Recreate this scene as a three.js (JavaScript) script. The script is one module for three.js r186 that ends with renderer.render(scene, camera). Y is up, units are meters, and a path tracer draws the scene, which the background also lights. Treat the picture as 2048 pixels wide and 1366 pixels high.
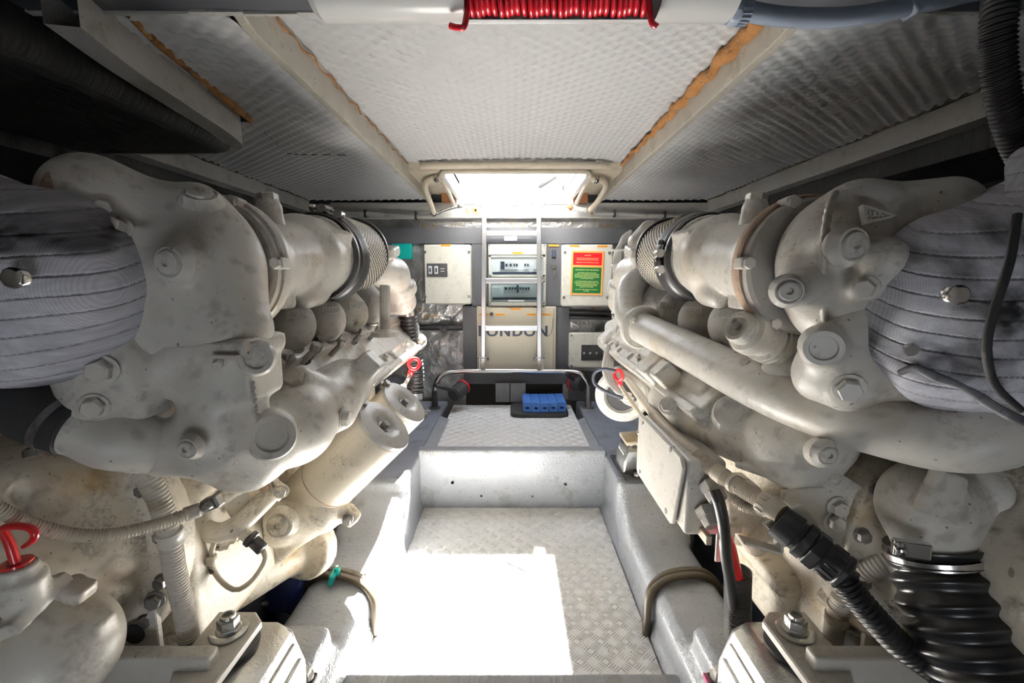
import * as THREE from 'three';
import { RoundedBoxGeometry } from 'three/addons/geometries/RoundedBoxGeometry.js';
import { TextGeometry } from 'three/addons/geometries/TextGeometry.js';
import { FontLoader } from 'three/addons/loaders/FontLoader.js';
import { mergeGeometries, mergeVertices, toCreasedNormals } from 'three/addons/utils/BufferGeometryUtils.js';

// ---------------------------------------------------------------- camera, sky, sun, exposure
const scene = new THREE.Scene();
const EYE = 1.02, FPX = 910, PITCH = Math.atan(124 / FPX);
const camera = new THREE.PerspectiveCamera(2 * Math.atan(683 / FPX) * 180 / Math.PI, 2048 / 1366, 0.05, 60);
camera.position.set(0, EYE, 0);
camera.rotation.set(-PITCH, 0, 0);
scene.add(camera);
scene.background = new THREE.Color().setRGB(7.9, 8.4, 9.1);
const sun = new THREE.DirectionalLight(new THREE.Color().setRGB(1, 0.955, 0.88), 235);
sun.position.set(0.125 * 6, 0.1 + 6, -1.9 - 0.786 * 6);
sun.target.position.set(0, 0.1, -1.9);
sun.castShadow = true;
sun.shadow.mapSize.set(2048, 2048);
Object.assign(sun.shadow.camera, { left: -3, right: 3, top: 3, bottom: -3, near: 0.5, far: 14 });
scene.add(sun, sun.target);
const renderer = new THREE.WebGLRenderer({ antialias: true });
renderer.toneMapping = THREE.LinearToneMapping;
renderer.toneMappingExposure = 1.08;
renderer.shadowMap.enabled = true;
renderer.shadowMap.type = THREE.PCFSoftShadowMap;
// ---------------------------------------------------------------- helpers
const V = (x, y, z) => new THREE.Vector3(x, y, z);
const CS = Math.cos(PITCH), SN = Math.sin(PITCH);
function ray(px, py) { const u = (px - 1024) / FPX, v = (683 - py) / FPX; return V(u, -SN + v * CS, -CS - v * SN); }
const P = (px, py, d) => { const r = ray(px, py); return r.multiplyScalar(d / -r.z).add(camera.position); };       // at depth d before the camera
const PY = (px, py, y) => { const r = ray(px, py); return r.multiplyScalar((y - EYE) / r.y).add(camera.position); };  // where the ray meets height y
const PX = (px, py, x) => { const r = ray(px, py); return r.multiplyScalar(x / r.x).add(camera.position); };          // where the ray meets the plane x
let seed = 7;
const rnd = () => { seed = (seed * 1664525 + 1013904223) >>> 0; return seed / 4294967296; };
const rr = (a, b) => a + (b - a) * rnd();
const used = new Map();
function numbered(n) { const k = used.get(n) ?? 0; used.set(n, k + 1); return k ? `${n}_${String(k).padStart(3, '0')}` : n; }
function hash3(x, y, z) { let h = (x * 374761393 + y * 668265263 + z * 2147483647) | 0; h = Math.imul(h ^ (h >>> 13), 1274126177); return ((h ^ (h >>> 16)) >>> 0) / 4294967296; }

// box-projected uv in metres
function boxUV(g, ox = 0, oy = 0) {
  const n = g.index ? g.toNonIndexed() : g, p = n.attributes.position, uv = new Float32Array(p.count * 2);
  const a = V(), b = V(), c = V(), e = V(), f = V();
  for (let i = 0; i < p.count; i += 3) {
    a.fromBufferAttribute(p, i); b.fromBufferAttribute(p, i + 1); c.fromBufferAttribute(p, i + 2);
    e.subVectors(b, a); f.subVectors(c, a); e.cross(f);
    const x = Math.abs(e.x), y = Math.abs(e.y), z = Math.abs(e.z);
    for (let k = 0; k < 3; k++) {
      const q = i + k, X = p.getX(q), Y = p.getY(q), Z = p.getZ(q);
      uv[2 * q] = (x > y && x > z ? Z : X) + ox; uv[2 * q + 1] = (y >= x && y >= z ? Z : Y) + oy;
    }
  }
  n.setAttribute('uv', new THREE.BufferAttribute(uv, 2));
  return n;
}
function n3(x, y, z) { const i = Math.floor(x), j = Math.floor(y), k = Math.floor(z), u = x - i, v = y - j, w = z - k, a = u * u * (3 - 2 * u), b = v * v * (3 - 2 * v), c = w * w * (3 - 2 * w), L = (p, q, t) => p + (q - p) * t, h = (d, e, f) => hash3(i + d, j + e, k + f); return L(L(L(h(0, 0, 0), h(1, 0, 0), a), L(h(0, 1, 0), h(1, 1, 0), a), b), L(L(h(0, 0, 1), h(1, 0, 1), a), L(h(0, 1, 1), h(1, 1, 1), a), b), c); }
function mottle(g, stain) {   // patchy paint and oil stains, as vertex colours
  const p = g.attributes.position, c = new Float32Array(p.count * 3);
  for (let i = 0; i < p.count; i++) { const x = p.getX(i), y = p.getY(i), z = p.getZ(i), a = 0.6 * n3(x * 9, y * 9, z * 9) + 0.4 * n3(x * 27 + 5, y * 27, z * 27), b = 0.55 * n3(x * 13 + 40, y * 13, z * 13) + 0.3 * n3(x * 33, y * 33 + 9, z * 33) + 0.15 * n3(x * 80, y * 80, z * 80 + 3), s = Math.min(1, Math.max(0, b - 0.57) * 5) * stain, t = 0.93 + 0.14 * (a - 0.5);
    const o = 0.5 * n3(x * 55 + 70, y * 55, z * 55) + 0.3 * n3(x * 90, y * 90 + 31, z * 90) + 0.2 * n3(x * 150, y * 150, z * 150), m = 1 - Math.min(0.6, Math.max(0, o - 0.62) * 5) * Math.min(1, 0.15 + 0.75 * stain);
    c[3 * i] = t * m * (1 - 0.38 * s); c[3 * i + 1] = t * m * (1 - 0.50 * s) * (0.97 + 0.03 * m); c[3 * i + 2] = t * m * (1 - 0.68 * s) * (0.93 + 0.07 * m); }
  g.setAttribute('color', new THREE.BufferAttribute(c, 3));
}
function obj(name, geo, mat, parent = scene, keepUV = false) {
  const sdf = geo.f; if (geo.keep) keepUV = true;
  if (Array.isArray(geo)) geo = geo.length > 1 ? mergeGeometries(geo.map((g) => { const n = g.index ? g.toNonIndexed() : g; for (const k of Object.keys(n.attributes)) if (!(keepUV ? ['position', 'normal', 'uv'] : ['position', 'normal']).includes(k)) n.deleteAttribute(k); return n; })) : geo[0];
  if (!keepUV) geo = boxUV(geo, rnd(), rnd());
  if (mat.vertexColors) mottle(geo, mat.userData.stain);
  const m = new THREE.Mesh(geo, mat); m.sdf = sdf;
  m.name = parent === scene ? numbered(name) : name;
  m.castShadow = m.receiveShadow = true;
  parent.add(m);
  return m;
}
function tag(o, label, category, group, kind) { o.userData.label = label; o.userData.category = category; if (group) o.userData.group = group; if (kind) o.userData.kind = kind; return o; }
const things = [];
function thing(name, label, category, group) { const g = new THREE.Group(); g.name = numbered(name); scene.add(g); things.push(g); return tag(g, label, category, group); }
function part(name, parent) { const g = new THREE.Group(); g.name = name; parent.add(g); return g; }
function settle() {   // put every group's origin at its base
  for (const g of things) {
    const b = new THREE.Box3().setFromObject(g), c = b.getCenter(V()); c.y = b.min.y;
    for (const k of g.children) k.position.sub(c);
    g.position.add(c);
  }
}
function struct(name, geo, mat, label, category = 'structure') { return tag(obj(name, geo, mat), label, category, null, 'structure'); }

const UP = V(0, 1, 0);
function place(g, pos, q) { if (q) g.applyQuaternion(q); g.translate(pos.x, pos.y, pos.z); return g; }
const toward = (dir) => new THREE.Quaternion().setFromUnitVectors(UP, dir.clone().normalize());
function frame(n, up = UP) {   // quaternion with local +z along n and local y as near up as possible
  const z = n.clone().normalize(), x = V().crossVectors(up, z).normalize(), y = V().crossVectors(z, x);
  return new THREE.Quaternion().setFromRotationMatrix(new THREE.Matrix4().makeBasis(x, y, z));
}
const eul = (x, y, z) => new THREE.Quaternion().setFromEuler(new THREE.Euler(x, y, z));
function rbox(w, h, d, r = 0.003, pos = V(0, 0, 0), q, seg = 2) { return place(new RoundedBoxGeometry(w, h, d, seg, Math.min(r, w / 2.01, h / 2.01, d / 2.01)), pos, q); }
function box(x0, x1, y0, y1, z0, z1, r = 0) {
  const c = V((x0 + x1) / 2, (y0 + y1) / 2, (z0 + z1) / 2), w = Math.abs(x1 - x0), h = Math.abs(y1 - y0), d = Math.abs(z1 - z0);
  return r ? rbox(w, h, d, r, c) : place(new THREE.BoxGeometry(w, h, d), c);
}
// turned solid: profile [[along, radius], ...] from a in direction dir
function lathe(a, dir, prof, seg = 32, crease = 0.7) {
  const g = new THREE.LatheGeometry(prof.map(([h, r]) => new THREE.Vector2(Math.max(r, 1e-5), h)), seg);
  return place(toCreasedNormals(g, crease), a, toward(dir));
}
const rod = (a, b, r, seg = 16, bev = 0.002) => { const L = a.distanceTo(b), e = Math.min(bev, r * 0.5, L * 0.3); return lathe(a, b.clone().sub(a), [[0, 0], [0, r - e], [e, r], [L - e, r], [L, r - e], [L, 0]], seg, 0.9); };
// swept tube, radius may vary; ribs = [pitch, amplitude]
function tube(pts, rad, { seg = 16, step = 0.012, ribs = null, caps = true, tension = 0.5 } = {}) {
  const c = new THREE.CatmullRomCurve3(pts, false, 'catmullrom', tension), L = c.getLength();
  const n = Math.max(6, Math.ceil(L / (ribs ? ribs[0] / 6 : step)));
  const R = (t) => { if (!Array.isArray(rad)) return rad; const x = t * (rad.length - 1), i = Math.min(rad.length - 2, Math.floor(x)); return rad[i] + (rad[i + 1] - rad[i]) * (x - i); };
  const pos = [], nor = [], idx = [], uvs = []; let N = null;
  const T0 = V(), ring = [];
  for (let i = 0; i <= n; i++) {
    const u = i / n, p = c.getPointAt(u), t = c.getTangentAt(u), tt = c.getUtoTmapping(u);
    if (!N) { N = Math.abs(t.y) < 0.9 ? V(0, 1, 0) : V(1, 0, 0); N.addScaledVector(t, -N.dot(t)).normalize(); }
    else { N.addScaledVector(t, -N.dot(t)).normalize(); }
    const B = V().crossVectors(t, N);
    let r = R(tt), dr = 0;
    if (ribs) { const ph = u * L / ribs[0] * 2 * Math.PI; r += ribs[1] * Math.cos(ph); dr = -ribs[1] * Math.sin(ph) * 2 * Math.PI / ribs[0]; }
    for (let k = 0; k <= seg; k++) {
      const a = k / seg * 2 * Math.PI, d = V().addScaledVector(N, Math.cos(a)).addScaledVector(B, Math.sin(a));
      pos.push(p.x + d.x * r, p.y + d.y * r, p.z + d.z * r);
      d.addScaledVector(t, -dr).normalize(); nor.push(d.x, d.y, d.z); uvs.push(k / seg * 6.2832 * R(0), u * L);
    }
  }
  for (let i = 0; i < n; i++) for (let k = 0; k < seg; k++) { const a = i * (seg + 1) + k, b = a + seg + 1; idx.push(a, a + 1, b, b, a + 1, b + 1); }
  if (caps) for (const [i, s] of [[0, -1], [n, 1]]) {
    const p = c.getPointAt(i / n), t = c.getTangentAt(i / n).multiplyScalar(s), o = pos.length / 3;
    pos.push(p.x, p.y, p.z); nor.push(t.x, t.y, t.z); uvs.push(0, 0);
    for (let k = 0; k <= seg; k++) { const q = (i * (seg + 1) + k) * 3; pos.push(pos[q], pos[q + 1], pos[q + 2]); nor.push(t.x, t.y, t.z); uvs.push(0, 0); }
    for (let k = 0; k < seg; k++) s > 0 ? idx.push(o, o + 1 + k, o + 2 + k) : idx.push(o, o + 2 + k, o + 1 + k);
  }
  // winding: N x B = t, rings run counterclockwise seen from the front
  const g = new THREE.BufferGeometry();
  g.setAttribute('position', new THREE.Float32BufferAttribute(pos, 3)); g.setAttribute('normal', new THREE.Float32BufferAttribute(nor, 3)); g.setAttribute('uv', new THREE.Float32BufferAttribute(uvs, 2));
  g.setIndex(idx); g.keep = true;
  return g;
}
// flat plate cut from an outline of coplanar points, thickness th along -normal
function plate(pts, th, bev = 0.002) {
  const n = V(), o = pts[0]; for (let i = 1; i < pts.length - 1; i++) n.add(V().crossVectors(pts[i].clone().sub(o), pts[i + 1].clone().sub(o)));
  n.normalize(); const x = pts[1].clone().sub(o).normalize(), y = V().crossVectors(n, x);
  const sh = new THREE.Shape(pts.map((p) => { const q = p.clone().sub(o); return new THREE.Vector2(q.dot(x), q.dot(y)); }));
  const g = new THREE.ExtrudeGeometry(sh, { depth: Math.max(th - 2 * bev, 1e-4), bevelEnabled: bev > 0, bevelThickness: bev, bevelSize: bev, bevelOffset: -bev, bevelSegments: 1, curveSegments: 8 });
  g.translate(0, 0, -th + bev);
  g.applyMatrix4(new THREE.Matrix4().makeBasis(x, y, n)); g.translate(o.x, o.y, o.z);
  return g;
}
function hexNut(pos, dir, r, h, hole = 0) {
  const prof = hole ? [[0, hole], [0, r * 0.94], [h * 0.12, r], [h * 0.88, r], [h, r * 0.9], [h, hole], [h * 0.4, hole], [h * 0.4, 0]] : [[0, 0], [0, r * 0.94], [h * 0.12, r], [h * 0.88, r], [h, r * 0.88], [h, 0]];
  return lathe(pos, dir, prof, 6, 0.3);
}
function bolt(parent, pos, dir, r, h, mat, washer = 1.35) {
  const d = dir.clone().normalize(), gs = [hexNut(pos.clone().addScaledVector(d, washer ? h * 0.2 : 0), d, r, h)];
  if (washer) gs.push(lathe(pos, d, [[0, 0], [0, r * washer], [h * 0.2, r * washer], [h * 0.25, r * washer * 0.95], [h * 0.25, 0]], 16, 0.5));
  return obj('bolt', gs, mat, parent);
}
// ---- smooth solids: a signed distance field meshed with surface nets
const SD = {
  cap: (a, b, ra, rb = ra, k = 0.02) => { const bx = b.x - a.x, by = b.y - a.y, bz = b.z - a.z, L = bx * bx + by * by + bz * bz || 1e-9, m = Math.max(ra, rb);
    return { k, lo: a.clone().min(b).addScalar(-m), hi: a.clone().max(b).addScalar(m), f: (x, y, z) => { const px = x - a.x, py = y - a.y, pz = z - a.z, h = Math.min(1, Math.max(0, (px * bx + py * by + pz * bz) / L)); return Math.hypot(px - bx * h, py - by * h, pz - bz * h) - ra - (rb - ra) * h; } }; },
  cyl: (a, b, r, rd = 0.004, k = 0.01) => { const d = b.clone().sub(a), L = d.length(); d.normalize();
    return { k, lo: a.clone().min(b).addScalar(-r), hi: a.clone().max(b).addScalar(r), f: (x, y, z) => { const px = x - a.x, py = y - a.y, pz = z - a.z, h = px * d.x + py * d.y + pz * d.z, q = Math.sqrt(Math.max(0, px * px + py * py + pz * pz - h * h)), dx = q - r + rd, dy = Math.abs(h - L / 2) - L / 2 + rd; return Math.min(Math.max(dx, dy), 0) + Math.hypot(Math.max(dx, 0), Math.max(dy, 0)) - rd; } }; },
  box: (c, hx, hy, hz, q = new THREE.Quaternion(), rd = 0.006, k = 0.01) => { const i = q.clone().invert(), t = V(), m = Math.hypot(hx, hy, hz);
    return { k, lo: c.clone().addScalar(-m), hi: c.clone().addScalar(m), f: (x, y, z) => { t.set(x - c.x, y - c.y, z - c.z).applyQuaternion(i); const dx = Math.abs(t.x) - hx + rd, dy = Math.abs(t.y) - hy + rd, dz = Math.abs(t.z) - hz + rd; return Math.min(Math.max(dx, dy, dz), 0) + Math.hypot(Math.max(dx, 0), Math.max(dy, 0), Math.max(dz, 0)) - rd; } }; },
  ell: (c, rx, ry, rz, q = new THREE.Quaternion(), k = 0.02) => { const i = q.clone().invert(), t = V(), m = Math.max(rx, ry, rz);
    return { k, lo: c.clone().addScalar(-m), hi: c.clone().addScalar(m), f: (x, y, z) => { t.set(x - c.x, y - c.y, z - c.z).applyQuaternion(i); const k0 = Math.hypot(t.x / rx, t.y / ry, t.z / rz), k1 = Math.hypot(t.x / rx / rx, t.y / ry / ry, t.z / rz / rz) || 1e-9; return k0 * (k0 - 1) / k1; } }; },
  tor: (c, ax, R, r, k = 0.006) => { const d = ax.clone().normalize(), m = R + r;
    return { k, lo: c.clone().addScalar(-m), hi: c.clone().addScalar(m), f: (x, y, z) => { const px = x - c.x, py = y - c.y, pz = z - c.z, h = px * d.x + py * d.y + pz * d.z, q = Math.sqrt(Math.max(0, px * px + py * py + pz * pz - h * h)); return Math.hypot(q - R, h) - r; } }; },
  neg: (p, k = 0.006) => ({ ...p, neg: true, k }),
};
function cast(prims, cell = 0.007) {
  const lo = V(1e9, 1e9, 1e9), hi = V(-1e9, -1e9, -1e9);
  for (const p of prims) if (!p.neg) { lo.min(p.lo); hi.max(p.hi); }
  lo.addScalar(-3 * cell - 0.012); hi.addScalar(3 * cell + 0.012);
  const f = (x, y, z) => {
    let d = 1e3;
    for (const p of prims) {
      const e = p.f(x, y, z), k = p.k || 1e-6;
      if (p.neg) { const h = Math.max(k - Math.abs(d + e), 0) / k; d = Math.max(d, -e) + h * h * k / 4; }
      else { const h = Math.max(k - Math.abs(d - e), 0) / k; d = Math.min(d, e) - h * h * k / 4; }
    }
    return d;
  };
  const B = 4, nx = Math.ceil((hi.x - lo.x) / cell / B) * B + 1, ny = Math.ceil((hi.y - lo.y) / cell / B) * B + 1, nz = Math.ceil((hi.z - lo.z) / cell / B) * B + 1;
  const val = new Float32Array(nx * ny * nz).fill(1), at = (i, j, k) => i + nx * (j + ny * k);
  const half = B * cell / 2, reach = half * 1.8 + 0.02;
  for (let k = 0; k < nz; k += B) for (let j = 0; j < ny; j += B) for (let i = 0; i < nx; i += B) {
    const e = f(lo.x + i * cell + half, lo.y + j * cell + half, lo.z + k * cell + half), far = Math.abs(e) > reach;
    for (let c = k; c < Math.min(nz, k + B); c++) for (let b = j; b < Math.min(ny, j + B); b++) for (let a = i; a < Math.min(nx, i + B); a++) val[at(a, b, c)] = far ? e : f(lo.x + a * cell, lo.y + b * cell, lo.z + c * cell);
  }
  const vid = new Int32Array(nx * ny * nz).fill(-1), pos = [], idx = [];
  for (let k = 0; k < nz - 1; k++) for (let j = 0; j < ny - 1; j++) for (let i = 0; i < nx - 1; i++) {
    let m = 0, sx = 0, sy = 0, sz = 0, c = 0; const v = [];
    for (let q = 0; q < 8; q++) { v[q] = val[at(i + (q & 1), j + (q >> 1 & 1), k + (q >> 2))]; if (v[q] < 0) m++; }
    if (m === 0 || m === 8) continue;
    for (let q = 0; q < 8; q++) for (let ax = 1; ax < 8; ax <<= 1) if (!(q & ax)) { const a = v[q], b = v[q | ax]; if ((a < 0) !== (b < 0)) { const t = a / (a - b); sx += (q & 1) + (ax === 1 ? t : 0); sy += (q >> 1 & 1) + (ax === 2 ? t : 0); sz += (q >> 2) + (ax === 4 ? t : 0); c++; } }
    vid[at(i, j, k)] = pos.length / 3; pos.push(lo.x + (i + sx / c) * cell, lo.y + (j + sy / c) * cell, lo.z + (k + sz / c) * cell);
  }
  for (let k = 1; k < nz - 1; k++) for (let j = 1; j < ny - 1; j++) for (let i = 1; i < nx - 1; i++) {
    const a = val[at(i, j, k)] < 0;
    const quad = (b, p, q, r, s) => { if (a === b) return; const w = [vid[p], vid[q], vid[r], vid[s]]; if (w.includes(-1)) return; if (a) idx.push(w[0], w[1], w[2], w[0], w[2], w[3]); else idx.push(w[0], w[2], w[1], w[0], w[3], w[2]); };
    quad(val[at(i + 1, j, k)] < 0, at(i, j - 1, k - 1), at(i, j, k - 1), at(i, j, k), at(i, j - 1, k));
    quad(val[at(i, j + 1, k)] < 0, at(i - 1, j, k - 1), at(i - 1, j, k), at(i, j, k), at(i, j, k - 1));
    quad(val[at(i, j, k + 1)] < 0, at(i - 1, j - 1, k), at(i, j - 1, k), at(i, j, k), at(i - 1, j, k));
  }
  const nor = new Float32Array(pos.length), e = cell * 0.4;
  for (let q = 0; q < pos.length; q += 3) {
    const x = pos[q], y = pos[q + 1], z = pos[q + 2];
    const gx = f(x + e, y, z) - f(x - e, y, z), gy = f(x, y + e, z) - f(x, y - e, z), gz = f(x, y, z + e) - f(x, y, z - e), l = Math.hypot(gx, gy, gz) || 1;
    nor[q] = gx / l; nor[q + 1] = gy / l; nor[q + 2] = gz / l;
  }
  const g = new THREE.BufferGeometry();
  g.setAttribute('position', new THREE.Float32BufferAttribute(pos, 3)); g.setAttribute('normal', new THREE.BufferAttribute(nor, 3)); g.setIndex(idx); g.f = f;
  return g;
}
// first point of a cast part on the ray through a pixel, and its outward normal
function hit(part, px, py) {
  const r = ray(px, py).normalize(), p = camera.position.clone(), f = part.sdf; let t = 0.25, ok = false;
  for (let i = 0; i < 160; i++) { const q = p.clone().addScaledVector(r, t), d = f(q.x, q.y, q.z); if (d < 0.0008) { ok = true; break; } t += d * 0.8; if (t > 4) break; }
  if (!ok) console.log('no hit', part.name, px, py);
  const q = p.addScaledVector(r, Math.min(t, 4)), e = 0.002, n = V(f(q.x + e, q.y, q.z) - f(q.x - e, q.y, q.z), f(q.x, q.y + e, q.z) - f(q.x, q.y - e, q.z), f(q.x, q.y, q.z + e) - f(q.x, q.y, q.z - e)).normalize();
  return { q, n };
}
const font = await new FontLoader().loadAsync('fonts/droid/droid_sans_bold.typeface.json');
const fontThin = await new FontLoader().loadAsync('fonts/droid/droid_sans_regular.typeface.json');
function letters(str, size, depth, pos, q, f = font) { const g = new TextGeometry(str, { font: f, size, depth, curveSegments: 4, bevelEnabled: false }); g.computeBoundingBox(); const b = g.boundingBox; g.translate(-(b.min.x + b.max.x) / 2, -(b.min.y + b.max.y) / 2, 0); return place(g, pos, q); }
// ---------------------------------------------------------------- textures and materials
const lat = (x, y, p, s) => hash3(((x % p) + p) % p, ((y % p) + p) % p, s);
function vnoise(x, y, p, s) { const i = Math.floor(x), j = Math.floor(y), u = x - i, v = y - j, a = u * u * (3 - 2 * u), b = v * v * (3 - 2 * v); return (lat(i, j, p, s) * (1 - a) + lat(i + 1, j, p, s) * a) * (1 - b) + (lat(i, j + 1, p, s) * (1 - a) + lat(i + 1, j + 1, p, s) * a) * b; }
function fbm(u, v, p, s, o = 4) { let t = 0, w = 0.5, m = 0; for (let k = 0; k < o; k++) { t += w * vnoise(u * p, v * p, p, s + k); m += w; w *= 0.55; p *= 2; } return t / m; }
function texture(n, fn, { srgb = true, rep = 1 } = {}) {   // fn(u, v) -> [r, g, b] in 0..1
  const d = new Uint8Array(n * n * 4);
  for (let j = 0; j < n; j++) for (let i = 0; i < n; i++) { const c = fn(i / n, j / n), q = 4 * (j * n + i); for (let k = 0; k < 3; k++) d[q + k] = Math.max(0, Math.min(255, Math.round(255 * (c.length ? c[k] : c)))); d[q + 3] = 255; }
  const t = new THREE.DataTexture(d, n, n); t.wrapS = t.wrapT = THREE.RepeatWrapping; t.magFilter = THREE.LinearFilter; t.minFilter = THREE.LinearMipmapLinearFilter; t.generateMipmaps = true;
  if (srgb) t.colorSpace = THREE.SRGBColorSpace; t.repeat.set(rep, rep); t.needsUpdate = true; return t;
}
// spots(n, count, seed): tileable scatter of specks, value = 1 inside a speck
function specks(n, count, rmin, rmax, s) {
  const a = new Float32Array(n * n); let q = s; const R = () => { q = (q * 1664525 + 1013904223) >>> 0; return q / 4294967296; };
  for (let c = 0; c < count; c++) {
    const x = R() * n, y = R() * n, r = rmin + (rmax - rmin) * R() ** 3, st = 1 + R() * 1.2, an = R() * 6.28, h = 0.4 + 0.6 * R();
    for (let j = -Math.ceil(r * 2.4); j <= r * 2.4; j++) for (let i = -Math.ceil(r * 2.4); i <= r * 2.4; i++) {
      const e = (i * Math.cos(an) + j * Math.sin(an)) / st, f = (j * Math.cos(an) - i * Math.sin(an)), d = Math.hypot(e, f) / r; if (d > 1.2) continue;
      const k = ((Math.round(x + i) % n) + n) % n + n * (((Math.round(y + j) % n) + n) % n); a[k] = Math.max(a[k], h * Math.min(1, (1.2 - d) * 3));
    }
  }
  return (u, v) => a[Math.floor(u * n) % n + n * (Math.floor(v * n) % n)];
}
const spA = specks(1024, 170, 0.6, 2.6, 11), spB = specks(1024, 60, 1.5, 9, 23), spF = specks(1024, 420, 0.6, 3, 31);
const paintTex = texture(1024, (u, v) => { const f = fbm(u, v, 60, 9, 3), k = spA(u, v) * 0.5, gr = Math.min(1, Math.max(0, fbm(u, v, 13, 71, 4) - 0.56) * 7) * Math.max(0, fbm(u, v, 120, 83, 2) - 0.35) * 0.26, t = (1 + 0.05 * (f - 0.5)) * (1 - gr); return [t * (1 - k), t * (1 - k * 1.03), t * (1 - k * 1.08)]; }, { rep: 1.7 });
const oldPaintTex = texture(1024, (u, v) => { const f = fbm(u, v, 50, 101, 3), k = Math.max(spA(v, u), spB(u, v)) * 0.6, gr = Math.min(1, Math.max(0, fbm(u, v, 11, 171, 4) - 0.5) * 6) * Math.max(0, fbm(u, v, 110, 183, 2) - 0.3) * 0.5, t = (1 + 0.08 * (f - 0.5)) * (1 - gr); return [t * (1 - k), t * (1 - k * 1.04), t * (1 - k * 1.1)]; }, { rep: 2.3 });
const peel = texture(512, (u, v) => { const n = 0.6 * fbm(u, v, 28, 3, 3) + 0.4 * fbm(u, v, 70, 8, 2); return [n, n, n]; }, { srgb: false, rep: 6 });
const brush = texture(512, (u, v) => { const n = 0.75 * fbm(u, v * 0.12 + 0.3, 64, 17, 2) + 0.4 * fbm(u, v, 12, 21, 4); return [n, n, n]; }, { srgb: false, rep: 2.4 });
const greyTex = texture(1024, (u, v) => { const m = fbm(u, v, 5, 61, 5), k = Math.max(spA(u, v), spF(v, u) * 0.6) * 0.55, t = 0.9 + 0.16 * (m - 0.5); const g = Math.max(0, fbm(u, v, 10, 77, 4) - 0.62) * 2; return [t * (1 - k) * (1 - g * 0.3), t * (1 - k) * (1 - g * 0.32), t * (1 - k) * (1 - g * 0.4)]; }, { rep: 1.6 });
const treadTex = texture(1024, (u, v) => { const m = fbm(u, v, 4, 201, 5), k = Math.max(spF(u, v) * 0.75, spA(v, u)), d = Math.max(0, fbm(u, v, 16, 222, 4) - 0.6) * 1.5, t = 0.9 + 0.12 * (m - 0.5); return [t * (1 - k * 0.7) * (1 - d * 0.4), t * (1 - k * 0.72) * (1 - d * 0.43), t * (1 - k * 0.75) * (1 - d * 0.5)]; }, { rep: 1.4 });
const foilBump = texture(1024, (u, v) => { const w = 0.5 + 0.25 * (Math.sin(u * 2 * Math.PI * 90) > 0.8 ? 1 : 0) + 0.22 * (Math.sin(v * 2 * Math.PI * 60) > 0.8 ? 1 : 0), n = fbm(u, v, 8, 301, 5), r = 1 - Math.abs(2 * fbm(u, v, 10, 330, 4) - 1); const t = 0.16 * w + 0.45 * n + 0.4 * r ** 3; return [t, t, t]; }, { srgb: false, rep: 1.8 });
const foilTex = texture(512, (u, v) => { const n = fbm(u, v, 8, 311, 4), t = 0.78 + 0.3 * (n - 0.5); const k = Math.max(0, fbm(u, v, 12, 350, 4) - 0.66) * 2.5; return [t, t * (1 - k * 0.3), t * (1 - k * 0.75)]; }, { rep: 1.8 });
const clothTex = texture(1024, (u, v) => {
  const w = 0.5 + 0.5 * Math.sin((u + v) * 2 * Math.PI * 80) * Math.sin((u - v) * 2 * Math.PI * 80), q = Math.abs(((v * 14 + 0.12 * Math.sin(u * 12.566)) % 1) - 0.5) > 0.475, s = q && ((u * 60) % 1) < 0.62;
  const d = Math.max(0, fbm(u, v, 4, 401, 5) - 0.56) * 3.0, e = fbm(u, v, 40, 420, 2), dd = Math.min(0.85, d * (0.55 + 0.9 * e));
  const t = (0.82 + 0.12 * w + 0.14 * (e - 0.5)) * (s ? 0.74 : 1) * (1 - dd); return [t, t, t * 1.02];
}, { rep: 3.2 });
const clothBump = texture(1024, (u, v) => { const w = 0.5 + 0.5 * Math.sin((u + v) * 2 * Math.PI * 80) * Math.sin((u - v) * 2 * Math.PI * 80), q = 1 - Math.exp(-((Math.abs(((v * 14 + 0.12 * Math.sin(u * 12.566)) % 1) - 0.5) - 0.5) ** 2) / 0.004); const t = 0.15 * w + 0.7 * q + 0.15 * fbm(u, v, 16, 450, 3); return [t, t, t]; }, { srgb: false, rep: 3.2 });
const braidBump = texture(256, (u, v) => { const a = Math.sin((u * 6 + Math.abs((v * 2) % 1 - 0.5) * 5) * 2 * Math.PI * 2), t = 0.5 + 0.5 * a; return [t, t, t]; }, { srgb: false });

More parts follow.
